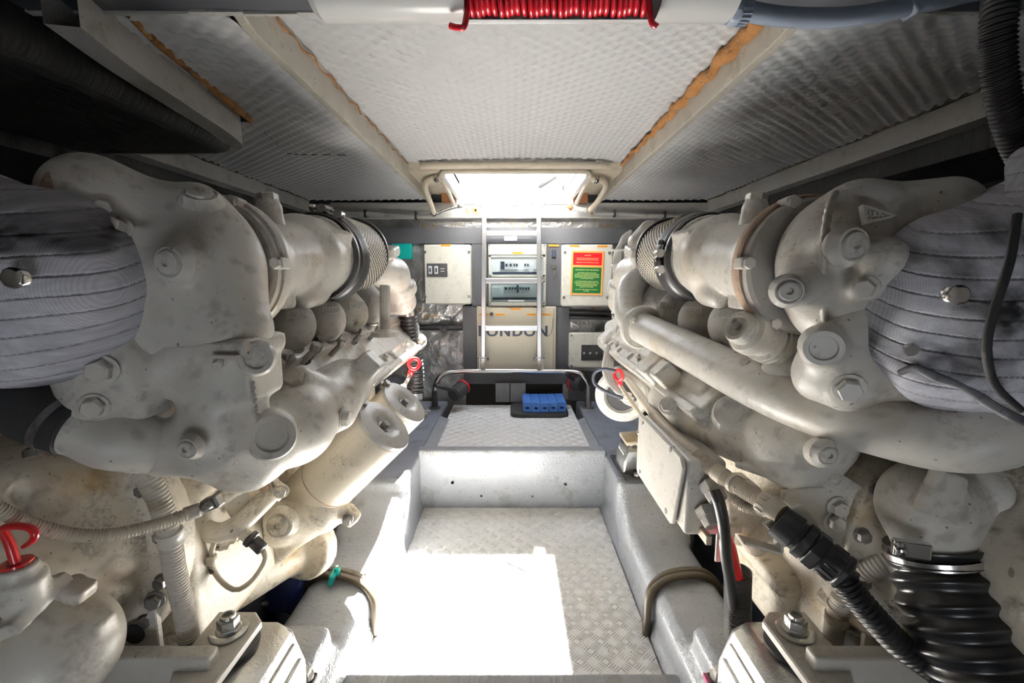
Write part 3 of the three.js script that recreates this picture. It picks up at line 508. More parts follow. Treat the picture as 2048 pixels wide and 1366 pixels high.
const screwHead = (parent, px, py, d, r = 0.0095) => obj('screw', lathe(P(px, py, d), V(0, 0, 1), [[0, 0], [0, r], [0.003, r * 0.9], [0.003, r * 0.35], [0.0005, r * 0.3], [0.0005, 0]], 14), M.dirtySteel, parent);
{
  const t = thing('junction_box', 'cream wall enclosure with a small black two-switch panel', 'enclosure');
  obj('body', wbox(846, 489, 943, 609, 2.80, 0.09, 0.012), M.enclosure, t); obj('lid', wbox(847, 490, 942, 608, 2.785, 0.014, 0.008), M.enclosure, t);
  for (const [x, y] of [[850, 504], [938, 504], [850, 593], [938, 593]]) screwHead(t, x, y, 2.784);
  label(t, 891.5, 490.5, 20, 2.7835);
  const s = obj('switch_panel', wbox(853.5, 527, 895, 553.5, 2.780, 0.005, 0.001), M.rubberDull, t);
  for (const x of [860, 872]) { obj('switch_plate', wbox(x - 3.5, 532, x + 4, 548, 2.777, 0.003, 0.001), M.breaker, s); obj('rocker', wbox(x - 1.6, 536, x + 2, 544, 2.773, 0.004, 0.001), M.toggle, s); }
  for (const [x, y] of [[881, 537.5], [881, 542.5]]) obj('pilot_mark', wbox(x, y - 0.5, x + 8, y + 0.5, 2.7795, 0.0004), M.breaker, s);
}
{
  const t = thing('breaker_panel', 'cream breaker box with two clear windows behind the ladder', 'breaker box');
  obj('body', wbox(976, 488, 1092, 612, 2.83, 0.05, 0.008), M.enclosure, t);
  obj('hood', wbox(976, 488, 1091, 510, 2.81, 0.03, 0.006), M.enclosure, t);
  label(t, 1035, 506, 21, 2.8085);
  for (const [y0, y1] of [[511, 553], [562, 607]]) {
    obj('window_frame', [wbox(978, y0, 1090, y0 + 3, 2.815, 0.03), wbox(978, y1 - 3, 1090, y1, 2.815, 0.03), wbox(978, y0, 982, y1, 2.815, 0.03), wbox(1086, y0, 1090, y1, 2.815, 0.03)], M.enclosure, t);
    obj('back_plate', wbox(981, y0 + 2, 1087, y1 - 2, 2.829, 0.002), M.breaker, t);
    obj('terminal_strip', wbox(985, y0 + 33, 1078, y0 + 37.5, 2.826, 0.003), M.toggle, t);
  }
  const mods = [[1001, 8.5, 523, 'k'], [1009, 8, 523], [1017.5, 8, 523], [1025.5, 5.6, 523], [1031, 5.6, 523], [1047.5, 5.6, 523], [1053.2, 5.6, 523], [1067, 6, 523, 'w'], [1008, 8, 570], [1016.5, 5.6, 570], [1022, 5.6, 570], [1027.6, 5.6, 570], [1033.2, 4.5, 570, 'k'], [1038, 5.6, 570], [1043.6, 5.6, 570], [1049.2, 5.6, 570], [1054.8, 5.6, 570]];
  for (const [x, w, y, kind] of mods) { const b = obj('breaker', wbox(x, y, x + w - 0.4, y + 15.5, 2.815, 0.014, 0.001), kind === 'k' ? M.toggle : M.breaker, t); if (!kind) obj('toggle', wbox(x + w * 0.22, y + 4.5, x + w * 0.75, y + 9.5, 2.808, 0.007, 0.001), M.toggle, b); }
  obj('window_pane', wbox(981, 564, 1087, 605, 2.8, 0.003), new THREE.MeshPhysicalMaterial({ color: new THREE.Color().setRGB(0.8, 0.85, 0.85), roughness: 0.05, transmission: 1, thickness: 0, side: THREE.DoubleSide }), t);
  obj('window_pane', wbox(981, 513, 1087, 551, 2.803, 0.003), M.window, t);
  obj('latch', wbox(1016, 600, 1049, 603, 2.796, 0.006, 0.001), M.breaker, t);
  for (const [x, y] of [[979, 490], [1089, 490], [979, 609], [1088, 609]]) screwHead(t, x, y, 2.806, 0.005);
}
{
  const t = thing('warning_box', 'cream wall enclosure carrying a red and green warning placard', 'enclosure');
  obj('body', wbox(1124, 489, 1224, 613, 2.80, 0.06, 0.012), M.enclosure, t); obj('lid', wbox(1125.5, 489, 1223, 612, 2.785, 0.014, 0.008), M.enclosure, t);
  for (const [x, y] of [[1130, 505], [1219, 506], [1128, 595], [1215, 595]]) screwHead(t, x, y, 2.784);
  label(t, 1149, 492, 20, 2.7835); label(t, 1205, 492.5, 20, 2.7835);
  const tex = ink(720, 1000, (x, w, h) => {
    x.fillStyle = '#dca35a'; x.fillRect(0, 0, w, h); x.fillStyle = '#c40a18'; x.fillRect(40, 40, 640, 280); x.fillStyle = '#0f5a26'; x.fillRect(40, 370, 640, 590);
    x.textAlign = 'center'; x.fillStyle = '#f2c98a';
    const T = (s, y, f) => { x.font = `bold ${f}px sans-serif`; x.fillText(s, 360, y, 600); };
    T('DANGER', 112, 36); T('DO NOT ENTER ENGINE ROOM WITH', 176, 28); T('ENGINES OR GENERATOR RUNNING', 210, 28); T('BEWARE OF HOT OR ROTATING PARTS', 272, 28);
    x.fillStyle = '#e8d890'; T('DISCHARGE OF OIL PROHIBITED', 440, 34);
    ['THE FEDERAL WATER POLLUTION', 'CONTROL ACT PROHIBITS THE DISCHARGE', 'OF OIL OR OILY WASTE INTO OR UPON THE', 'NAVIGABLE WATERS & CONTIGUOUS ZONE', 'OF THE UNITED STATES'].forEach((s, i) => T(s, 505 + i * 32, 27));
    ['IF SUCH DISCHARGE CAUSES A FILM OR', 'SHEEN UPON, OR DISCOLORATION OF, THE', 'SURFACE OF THE WATER, OR CAUSES A', 'SLUDGE OR EMULSION BENEATH THE', 'SURFACE OF THE WATER'].forEach((s, i) => T(s, 698 + i * 32, 27));
    T('VIOLATORS ARE SUBJECT TO A PENALTY', 886, 27); T('OF $5,000', 920, 27);
  });
  const A = P(1142.5, 502, 2.782), B = P(1205, 590, 2.782), g = rbox(B.x - A.x, A.y - B.y, 0.003, 0.0006, V(0, 0, 0)); const q = eul(0, 0, -0.02), c = V((A.x + B.x) / 2, (A.y + B.y) / 2, -2.782);
  const pc = obj('placard', place(g, c, q), M.orange, t);
  obj('placard_print', place(new THREE.PlaneGeometry(B.x - A.x, A.y - B.y), c.clone().add(V(0, 0, 0.0019)), q), printed(tex, 0.4), pc, true);
}
{
  const t = thing('equipment_cabinet', 'beige metal cabinet lettered LONDON behind the ladder foot', 'cabinet');
  obj('body', wbox(953, 613, 1111, 742, 2.84, 0.024, 0.003), M.cabinet, t); const dr = obj('door', wbox(957.5, 615, 1106, 742, 2.825, 0.016, 0.003), M.cabinet, t);
  const a = P(957, 675, 2.8235), b = P(1095, 675, 2.8235), g = new TextGeometry('LONDON', { font: fontThin, size: 0.062, depth: 0.001, curveSegments: 6, bevelEnabled: true, bevelSize: 0.0022, bevelThickness: 0.0005, bevelSegments: 1 }); g.center(); g.computeBoundingBox(); const gw = g.boundingBox.max.x - g.boundingBox.min.x; g.scale((b.x - a.x) * 1.0 / gw, 1.0, 1); const pc = P(1026, 662, 2.8245); g.translate(pc.x, pc.y, pc.z);
  obj('lettering', g, M.toggle, dr);
  label(t, 1032, 618, 21, 2.8245); for (const x of [968, 1000, 1063, 1093]) label(t, x, 629, 19, 2.8245);
  obj('knob', lathe(P(983, 628, 2.825), V(0, 0, 1), [[0, 0], [0, 0.012], [0.012, 0.010], [0.014, 0.008], [0.014, 0]], 14), M.rubberDull, t);
  obj('loose_wire', tube([P(1106, 636, 2.815), P(1105, 655, 2.815), P(1100, 670, 2.815), P(1092, 673, 2.815)], 0.0012, { seg: 6 }), M.rubber, t);
}
{
  const t = thing('pump_switch_box', 'small cream enclosure with three round buttons low on the bulkhead', 'enclosure');
  obj('body', wbox(1139, 666, 1214, 736, 2.82, 0.06, 0.008), M.enclosure, t); obj('lid', wbox(1139.5, 666, 1213, 735, 2.805, 0.014, 0.006), M.enclosure, t);
  const s = obj('switch_panel', wbox(1163, 690, 1206, 721, 2.80, 0.005, 0.001), M.rubberDull, t);
  for (const x of [1168, 1180, 1193]) obj('push_button', lathe(P(x, 706, 2.80), V(0, 0, 1), [[0, 0], [0, 0.009], [0.004, 0.008], [0.004, 0.005], [0.002, 0.005], [0.002, 0]], 14), M.steel, s);
  for (const [x, y] of [[1143, 671], [1143, 732]]) screwHead(t, x, y, 2.803, 0.008);
}
{
  const t = thing('key_switch', 'chrome key switch with key on the dark board beside the ladder', 'switch');
  const k = P(1107.5, 534, 2.86); obj('barrel', lathe(k, V(0, 0, 1), [[0, 0], [0, 0.018], [0.006, 0.016], [0.006, 0.009], [0.02, 0.008], [0.02, 0]], 18), M.steel, t);
  obj('key', [rbox(0.004, 0.03, 0.02, 0.001, k.clone().add(V(0, -0.006, 0.03))), rbox(0.018, 0.03, 0.002, 0.001, k.clone().add(V(0, -0.035, 0.03)))], M.steel, t);
  const r = thing('rocker_switch', 'black rocker switch under an orange tape above the key switch', 'switch'); obj('bezel', wbox(1104, 499, 1112, 516, 2.858, 0.006, 0.002), M.rubberDull, r); obj('rocker', wbox(1105, 501, 1111, 514, 2.853, 0.006, 0.002), M.toggle, r); label(r, 1107.5, 491, 20, 2.859);
  const n = thing('name_plate', 'small white plate on the dark board above the breaker box', 'plate'); obj('plate', wbox(1008.5, 473, 1034, 481.5, 2.857, 0.004), M.white, n); obj('print_line', [wbox(1011, 475.5, 1032, 477, 2.8565, 0.0004), wbox(1014, 478.5, 1029, 479.5, 2.8565, 0.0004)], M.castGrey, n);
}
// ---------------------------------------------------------------- pipes on the bulkhead
{
  tag(obj('black_pipe', tube([P(800, 655, 2.86), P(925, 656, 2.86)], 0.016, { seg: 12 }), M.rubber), 'black pipe crossing the foil beside the LONDON cabinet', 'pipe');
  const clip = tag(obj('pipe_clip', lathe(P(889, 656, 2.9), V(0, 0, 1), [[0, 0], [0, 0.022], [0.06, 0.020], [0.065, 0]], 14), M.rubber), 'black clip holding the pipe where the foil puckers', 'clip');
  for (const [y, w] of [[624, 'upper'], [634, 'lower']]) tag(obj('black_pipe', tube([P(1138, y, 2.86), P(1180, y + 1, 2.85), P(1222, y + 2, 2.86)], 0.014, { seg: 12 }), M.rubber), `${w} of two black pipes below the warning placard`, 'pipe');
  tag(obj('teal_panel', wbox(782, 487, 823, 518, 2.84, 0.05, 0.004), M.teal), 'teal plastic block half hidden behind the air filter', 'block');
  // hatch drain hoses
  const hose = (name, label, pts, fit) => { const t = thing(name, label, 'hose'); obj('hose', tube(pts, 0.0155, { seg: 12, ribs: [0.009, 0.0006] }), M.tan, t); for (const [a, b] of fit) obj('clamp', rod(a, b, 0.019, 14), M.steel, t); return t; };
  hose('drain_hose', 'cream drain hose bending down beside the hatch towards the teal block', [P(884, 356, 2.30), P(868, 357, 2.32), P(853, 364, 2.36), P(851, 378, 2.45), P(859, 402, 2.62), P(868, 428, 2.79)], [[P(878, 357, 2.3), P(872, 357, 2.31)], [P(866, 422, 2.76), P(868, 428, 2.79)]]);
  hose('drain_hose', 'cream drain hose bending down beside the hatch towards the warning placard', [P(1186, 359, 2.30), P(1200, 359, 2.32), P(1211, 367, 2.36), P(1209, 380, 2.48), P(1196, 402, 2.65), P(1180, 420, 2.79)], [[P(1188, 359, 2.3), P(1194, 359, 2.31)]]);
  const pipeRun = (label, px, clips) => { const t = thing('wall_pipe', label, 'pipe'); obj('pipe', tube(px.map(([x, y]) => P(x, y, 2.815)), 0.0125, { seg: 10 }), M.trimWhite, t); for (const x of clips) { const y = px[0][1] + (px.at(-1)[1] - px[0][1]) * (x - px[0][0]) / (px.at(-1)[0] - px[0][0]); obj('clip', rbox(0.012, 0.045, 0.032, 0.003, P(x, y, 2.815)), M.rubberDull, t); } };
  pipeRun('white pipe run along the header beam by the rusty patch', [[672, 425], [730, 427], [800, 432], [868, 433]], [731, 832]);
  pipeRun('white pipe run along the header beam above the warning placard', [[1190, 426], [1230, 427], [1300, 431], [1386, 432]], [1229, 1329]);
  const br = thing('braided_drain_pipe', 'thin braided steel line running up to the hatch corner by the rusty patch', 'hose'); obj('line', tube([P(872, 428, 2.79), P(890, 420, 2.77), P(908, 415, 2.75), P(922, 412, 2.74)], 0.009, { seg: 10, ribs: [0.006, 0.0008] }), M.dirtySteel, br); obj('union', rod(P(916, 413, 2.745), P(925, 410, 2.74), 0.013), M.dirtySteel, br);
  const bs = thing('drain_union', 'ribbed white hose coupling with copper elbow under the hatch corner', 'fitting'); obj('sleeve', tube([P(1146, 418, 2.78), P(1172, 420, 2.79)], 0.0125, { ribs: [0.008, 0.002] }), M.white, bs); obj('elbow', rod(P(1136, 411, 2.76), P(1144, 418, 2.77), 0.013), M.wood, bs);
}
// ---------------------------------------------------------------- rail, mats and odds on the landing
{
  const t = thing('grab_rail', 'bent stainless tube rail across the landing below the ladder', 'rail');
  obj('tube', tube([P(869, 783, 2.68), P(872, 768, 2.68), P(885, 749, 2.70), P(915, 743, 2.72), P(960, 742, 2.72), P(1026, 742, 2.72), P(1090, 743, 2.72), P(1130, 743, 2.72), P(1158, 746, 2.70), P(1170, 758, 2.68), P(1177, 772, 2.68)], 0.0145, { seg: 14 }), M.steel, t);
  for (const x of [869, 1178]) { const p = PY(x, x < 1000 ? 781 : 783, 0.25); }
  for (const [x, y] of [[869, 783], [1177, 773]]) { const p = P(x, y, 2.68); obj('foot_flange', lathe(V(p.x, 0.2475, p.z), UP, [[0, 0], [0, 0.035], [0.005, 0.034], [0.008, 0.02], [p.y - 0.24, 0.016], [p.y - 0.24, 0]], 20), x < 1000 ? M.rubberDull : M.dirtySteel, t); }
  const can = (label, a, b, r, ring) => { const g = thing('hand_lamp', label, 'lamp'); const d = b.clone().sub(a), L = d.length(); obj('body', lathe(a, d, [[0, 0], [0, r * 0.75], [L * 0.1, r], [L * 0.9, r], [L, r * 0.9], [L, 0]], 24), M.rubberDull, g); obj('ring', lathe(a.clone().addScaledVector(d, ring), d, [[0, r * 0.9], [0, r * 1.05], [0.012, r * 1.05], [0.012, r * 0.9]], 24), M.red, g); obj('strap', rod(a.clone().add(V(-0.10, 0.07, 0.02)), a.clone().lerp(b, 0.4), 0.012), M.rubber, g); return g; };
  can('black cylinder with a red ring strapped to the rail end by the sunlit stringer', P(906, 792, 2.62), P(928, 772, 2.72), 0.046, 0.85);
  can('black cylinder with a red ring strapped to the rail end by the dipstick cable', P(1165, 768, 2.68), P(1142, 766, 2.76), 0.046, 0.7);
  const m = new THREE.Shape(); const A = PY(1022, 835, 0.236), B = PY(1138, 838, 0.236), C = PY(1134, 812, 0.236), D = PY(1030, 812, 0.236);
  const mat = cast([SD.box(V((A.x + B.x) / 2, 0.248, (A.z + D.z) / 2), (B.x - A.x) / 2, 0.013, Math.abs(D.z - A.z) / 2 + 0.01, undefined, 0.012), ], 0.006);
  const rm = rbox(B.x - A.x, Math.abs(D.z - A.z), 0.024, 0.011, V(0, 0, 0), undefined, 3);
  const sh = new THREE.Shape(), w = (B.x - A.x) / 2, h = Math.abs(D.z - A.z) / 2, c = 0.06; sh.moveTo(-w + c, -h); sh.lineTo(w - c, -h); sh.quadraticCurveTo(w, -h, w, -h + c); sh.lineTo(w, h - c); sh.quadraticCurveTo(w, h, w - c, h); sh.lineTo(-w + c, h); sh.quadraticCurveTo(-w, h, -w, h - c); sh.lineTo(-w, -h + c); sh.quadraticCurveTo(-w, -h, -w + c, -h);
  const pg = new THREE.ExtrudeGeometry(sh, { depth: 0.018, bevelEnabled: true, bevelSize: 0.004, bevelThickness: 0.004, bevelSegments: 2 }); pg.rotateX(-Math.PI / 2); pg.translate((A.x + B.x) / 2, 0.238, (A.z + D.z) / 2);
  tag(obj('kneeling_pad', pg, M.rubberDull), 'black foam pad with rounded corners under the blue blocks', 'pad');
  const a0 = P(1046, 800, 2.56), a1 = P(1132, 800, 2.56), y0 = 0.265, wB = (a1.x - a0.x) / 5;
  for (let i = 0; i < 5; i++) {
    const x0 = a0.x + i * wB, hh = 0.055, s = new THREE.Shape(); s.moveTo(x0 + 0.003, y0); s.lineTo(x0 + wB - 0.003, y0); s.lineTo(x0 + wB - 0.001, y0 + hh - 0.004); s.lineTo(x0 + wB - 0.006, y0 + hh); s.lineTo(x0 + 0.005, y0 + hh); s.lineTo(x0 + 0.001, y0 + hh - 0.004);
    const hp = new THREE.Path(); hp.absellipse(x0 + wB / 2, y0 + hh * 0.42, wB * 0.27, 0.008, 0, Math.PI * 2); s.holes.push(hp);
    const g = new THREE.ExtrudeGeometry(s, { depth: 0.20, bevelEnabled: true, bevelSize: 0.002, bevelThickness: 0.002, bevelSegments: 1 }); g.rotateY(0); g.translate(0, 0, -2.74 + rr(-0.006, 0.006));
    tag(obj('blue_block', g, M.blue), 'blue foam block with a slot in its end, lying on the black pad', 'block', 'blue blocks side by side on the pad');
  }
  obj('cleat', [rbox(0.06, 0.012, 0.03, 0.003, PY(850, 823, 0.258)), rbox(0.03, 0.02, 0.03, 0.003, PY(850, 830, 0.262))], M.castGrey, strL);
}
// ---------------------------------------------------------------- lamp tube under the near ceiling
{
  const t = thing('ceiling_tube', 'white tubular housing with a cut-out across the ceiling', 'housing');
  const y = 1.455, z = -0.735, r = 0.052, L = P(645, 40, 0.735).x, R = P(1462, 40, 0.735).x, c0 = P(932, 40, 0.735).x, c1 = P(1310, 40, 0.735).x;
  const seg = (a, b, th0, th1) => { const g = new THREE.CylinderGeometry(r, r, b - a, 48, 1, true, th0, th1); g.rotateZ(Math.PI / 2); g.translate((a + b) / 2, y, z); return g; };
  obj('tube', [seg(L, c0, 0, Math.PI * 2), seg(c1, R, 0, Math.PI * 2), seg(c0, c1, Math.PI * 0.5, Math.PI * 1.0)], M.pvcWhite, t);
  obj('end_cap', [lathe(V(L - 0.012, y, z), V(1, 0, 0), [[0, 0], [0.001, 0.044], [0.012, r]], 40)], M.pvcWhite, t);
  obj('inner_tray', box(c0, c1, y + 0.012, y + 0.016, z - 0.045, z + 0.045), M.pvcWhite, t);
  const cord = thing('coiled_cord', 'red spiral cord hanging in the cut-out of the white tube', 'cord');
  const pts = [], n = 30, x0 = P(938, 30, 0.73).x, x1 = P(1290, 30, 0.73).x;
  pts.push(P(900, 51, 0.725), P(915, 55, 0.722), P(930, 48, 0.72));
  for (let i = 0; i <= n * 10; i++) { const a = i / 10 * Math.PI * 2, irr = 0.0015 * Math.sin(i * 0.13); pts.push(V(x0 + (x1 - x0) * i / (n * 10) + irr, y - 0.030 + (0.0155 + irr) * Math.cos(a), z + 0.005 + 0.0155 * Math.sin(a))); }
  pts.push(P(1302, 40, 0.72), P(1314, 54, 0.72));
  obj('coil', tube(pts, 0.0046, { seg: 8, step: 0.004 }), M.redCord, cord);
  const g = thing('grey_conduit', 'grey plastic conduit with a ribbed nut leaving the white tube', 'conduit');
  obj('pipe', tube([P(1480, 20, 0.74), P(1560, 33, 0.74), P(1660, 36, 0.74), P(1740, 28, 0.74), P(1830, 10, 0.74), P(1960, -20, 0.74)], 0.0135, { seg: 14 }), M.pvcGrey, g);
  const a = P(1460, 18, 0.74), b = P(1495, 22, 0.74), d = b.clone().sub(a).normalize(); obj('nut', [lathe(a, d, [[0, 0], [0, 0.02], [0.004, 0.022], [0.011, 0.022], [0.012, 0.019], [0.028, 0.019], [0.03, 0.014], [0.03, 0]], 24), ...Array.from({ length: 20 }, (_, i) => { const an = i / 20 * 6.283, u = V(0, Math.cos(an), Math.sin(an)); return rbox(0.014, 0.003, 0.003, 0.001, a.clone().addScaledVector(d, 0.02).addScaledVector(u, 0.0193)); })], M.pvcGrey, g);
  obj('bracket', rbox(0.012, 0.03, 0.03, 0.004, P(1818, 14, 0.74), eul(0, 0, 0.6)), M.pvcGrey, g);
  tag(obj('corrugated_hose', tube([P(2002, -10, 0.62), P(1996, 60, 0.62), P(1998, 140, 0.63), P(2012, 220, 0.64), P(2040, 300, 0.65), P(2080, 360, 0.66)], 0.0175, { seg: 18, ribs: [0.0062, 0.0013] }), M.rubber), 'black corrugated hose hanging from the ceiling beside the lagged exhaust', 'hose');
}
// ---------------------------------------------------------------- engines: what both have in common
function ruffle(g, amp, fr, wrap) { const p = g.attributes.position, n = g.attributes.normal; for (let i = 0; i < p.count; i++) { const x = p.getX(i), y = p.getY(i), z = p.getZ(i), w = amp * (Math.sin(x * fr + 2 * Math.sin(y * fr * 0.7)) * Math.sin(y * fr * 1.1 + z * fr * 0.8) + 0.5 * Math.sin(z * fr * 2.3 + x * fr * 1.7)); p.setXYZ(i, x + n.getX(i) * w, y + n.getY(i) * w, z + n.getZ(i) * w); } g.computeVertexNormals(); if (wrap) { const [c, r] = wrap, sg = Math.sign(c.x); g = g.toNonIndexed(); const q = g.attributes.position, uv = new Float32Array(q.count * 2); for (let i = 0; i < q.count; i++) { const dx = (q.getX(i) - c.x) * sg; uv[2 * i] = q.getX(i) + 0.3 * q.getZ(i); uv[2 * i + 1] = q.getY(i) + dx * dx * 0.9 + 0.25 * (q.getZ(i) - c.z); } g.setAttribute('uv', new THREE.BufferAttribute(uv, 2)); g.keep = true; } return g; }
const EL = thing('marine_engine', 'cream painted diesel engine carrying two slanted oil filter canisters', 'engine');
const ER = thing('marine_engine', 'cream painted diesel engine with a long curved pipe along its flank', 'engine');
function plugBoss(parent, pos, dir, r, h, mat = M.cream, hole = true) {   // cast boss with a recessed plug
  const d = dir.clone().normalize();
  const b = obj('boss', lathe(pos, d, [[-h * 0.6, 0], [-h * 0.6, r * 1.5], [0, r * 1.22], [h * 0.5, r * 1.1], [h * 0.5, r * 0.98], [h * 0.3, r * 0.95], [h * 0.3, r * 0.86], [h * 0.8, r * 0.8], [h * 0.9, r * 0.7], [h * 0.9, r * 0.3], [h * 0.4, r * 0.28], [h * 0.4, 0]], 28, 0.6), mat, parent);
  return b;
}
function ringBoss(parent, pos, dir, r, h, mat = M.cream) { return obj('ring_boss', lathe(pos, dir, [[-h, 0], [-h, r * 1.25], [h * 0.7, r * 1.1], [h, r], [h, r * 0.72], [h * 0.55, r * 0.66], [h * 0.5, 0]], 28, 0.6), mat, parent); }
function bossAt(parent, px, py, r, h, kind = plugBoss, dir, mat = M.cream) { const { q, n } = hit(parent, px, py); return kind(parent, q.addScaledVector(dir ? dir.clone().normalize() : n, h * 0.5), dir ?? n, r, h, mat); }
function boltAt(parent, px, py, r, h, mat = M.cream, w = 1.35) { const { q, n } = hit(parent, px, py); return bolt(parent, q.addScaledVector(n, -0.001), n, r, h, mat, w); }
function common(E, s) {
  const Q = (px, py, d) => { const p = P(px, py, d); if (s > 0) p.x = -p.x; return p; }, W = (x, y, d) => V(s * x, y, -d);
  const FWD = V(0, 0, -1), IN = V(-s, 0, 0);
  // block, heads, sump
  obj('engine_block', cast([SD.box(W(0.92, 0.52, 1.42), 0.30, 0.26, 0.62, undefined, 0.03), SD.box(W(0.70, 0.78, 1.42), 0.20, 0.14, 0.60, eul(0, 0, s * 0.75), 0.03, 0.03), SD.cyl(W(0.86, 0.42, 0.86), W(0.86, 0.42, 1.9), 0.22, 0.03, 0.05)], 0.016), M.old, E);
  obj('turbo_bed', cast([SD.box(W(0.80, 0.95, 1.3), 0.26, 0.08, 0.55, undefined, 0.03)], 0.018), M.castGrey, E);
  // bell housing with bolted rim, reduction gear before it
  const ax = W(0.85, 0.56, 0.79);
  const bell = obj('bell_housing', cast([SD.cyl(W(0.85, 0.56, 0.74), W(0.85, 0.56, 0.80), 0.262, 0.012), SD.cap(W(0.85, 0.56, 0.76), W(0.88, 0.57, 0.40), 0.213, 0.205, 0.03), SD.cap(W(0.72, 0.70, 0.75), W(0.76, 0.73, 0.60), 0.05, 0.05, 0.05),
    ...[0, 1].map((a) => SD.neg(SD.cap(W(0.66, 0.67, 0.60 - a * 0.055), W(0.70, 0.72, 0.61 - a * 0.055), 0.011), 0.008))], 0.010), M.old, E);
  for (let i = 0; i < 9; i++) { const a = -1.0 + i * 0.36, p = W(0.85 - 0.243 * Math.cos(a), 0.56 + 0.243 * Math.sin(a), 0.74); bolt(bell, p, V(0, 0, 1), 0.011, 0.012, M.dirtySteel, 1.3); }
  // six cylinder cover down the inboard bank
  const fc = W(0.458, 0.777, 1.56), n = V(-s * 0.70, 0.71, 0), q = frame(V(0, 0, 1), n);
  const hb = (x, y, d, hx, hy, hz, rd = 0.008, k = 0.006) => SD.box(W(x, y, d), hx, hy, hz, q, rd, k);
  const tipRibs = []; for (let i = 0; i < 6; i++) { const d = 1.25 + i * 0.155, o = 0.045; tipRibs.push(SD.box(W(0.458 + 0.03, 0.777 + 0.028, d), 0.016, 0.016, 0.02, q, 0.006, 0.008), SD.box(W(0.425, 0.744, d + 0.05), 0.012, 0.014, 0.016, q, 0.005, 0.008)); }
  const cv = obj('cylinder_cover', cast([hb(0.458 + 0.035, 0.777 - 0.035, 1.52, 0.078, 0.05, 0.55, 0.012), hb(0.475, 0.79, 1.52, 0.05, 0.016, 0.5, 0.01, 0.012), hb(0.418, 0.715, 1.52, 0.012, 0.028, 0.545, 0.005, 0.004), hb(0.508, 0.835, 1.52, 0.02, 0.03, 0.53, 0.008, 0.006), ...tipRibs,
    SD.box(W(0.455, 0.79, 2.02), 0.075, 0.022, 0.045, q, 0.01, 0.012), SD.cap(W(0.50, 0.84, 1.98), W(0.46, 0.80, 2.08), 0.03, 0.035, 0.02), SD.cap(W(0.43, 0.745, 2.0), W(0.42, 0.735, 2.09), 0.028, 0.025, 0.02)], 0.0075), M.cream, E);
  for (const d of [1.2, 1.52, 1.84]) bolt(cv, W(0.432, 0.757, d), n, 0.010, 0.012, M.cream);
  // lettered intake elbows
  const B = [[575, 640, 1.03], [645, 632, 1.21], [697, 621, 1.40], [738, 608, 1.56]];
  B.forEach(([x, y, d], i) => {
    const c = Q(x - 4, y - 4, d), up = c.clone().add(V(s * 0.06, 0.06, 0));
    const el = obj('intake_elbow', cast([SD.cap(c.clone().add(V(0, -0.016, 0)), up, 0.064, 0.062, 0.01), SD.cap(up, up.clone().add(V(s * 0.14, -0.02, 0)), 0.06, 0.05, 0.03), SD.cap(c.clone().add(V(-s * 0.012, -0.05, 0.03)), c.clone().add(V(-s * 0.004, -0.055, 0.03)), 0.008, 0.008, 0.01)], 0.006), M.castGrey, E);
    const nn = V(-s * 0.72, 0.10, 0.68).normalize(), f = frame(nn), pp = c.clone().add(V(0, 0.006, 0)).addScaledVector(nn, 0.0635);
    obj('raised_plate', rbox(0.048, 0.02, 0.004, 0.001, pp, f), M.castGrey, el);
    if (i < 3) obj('lettering', letters('MAN', 0.0125, 0.003, pp.clone().addScaledVector(nn, 0.0015), f), M.castGrey, el);
    obj('gasket_rim', lathe(c.clone().add(V(s * 0.008, -0.079, 0)), V(-s * 0.15, 1, 0), [[0, 0], [0, 0.034], [0.006, 0.040], [0.010, 0.042], [0.012, 0]], 24), M.dirtySteel, el);
  });
  // fuel line unions between elbows and cover
  for (let i = 0; i < 13; i++) { const d = 0.86 + i * 0.055, p = W(0.452 + 0.018 * (i % 3), 0.850 + 0.010 * (i % 2), d); const u = obj('fuel_union', [hexNut(p, V(-s * 0.5, 0.8, 0.3), 0.011, 0.02), rod(p.clone().add(V(s * 0.03, -0.03, 0)), p, 0.007, 8)], i % 3 ? M.dirtySteel : M.castGrey, E); if (i % 3 === 1) obj('clamp_block', rbox(0.03, 0.018, 0.026, 0.003, p.clone().add(V(s * 0.025, -0.02, 0.02)), q), M.rubberDull, u); }
  // turbocharger
  const A = (d) => W(0.5, 1.04 + 0.088 * (d - 0.76), d), AX = A(1.35);
  const disc = obj('turbine_flange', lathe(A(0.755), FWD, [[0, 0], [0, 0.108], [0.006, 0.1135], [0.03, 0.1135], [0.036, 0.098], [0.036, 0]], 56, 0.5), M.castGrey, E);
  obj('clamp_band', lathe(A(0.777), FWD, [[0, 0.113], [0, 0.1175], [0.004, 0.1195], [0.022, 0.1195], [0.026, 0.1175], [0.026, 0.113]], 56, 0.5), s > 0 ? M.rust : M.cream, disc);
  for (const a of [0.05, 1.15, 2.2, -1.0]) { const u = V(-s * Math.cos(a), Math.sin(a), 0), p = A(0.772).addScaledVector(u, 0.112); obj('clamp_lug', [rbox(0.02, 0.022, 0.03, 0.004, p, frame(V(0, 0, 1), u)), hexNut(p.clone().add(V(0, 0, 0.012)), V(0, 0, 1), 0.010, 0.009)], M.cream, disc); }
  const flatN = V(-s * 0.85, 0.2, 0.45);
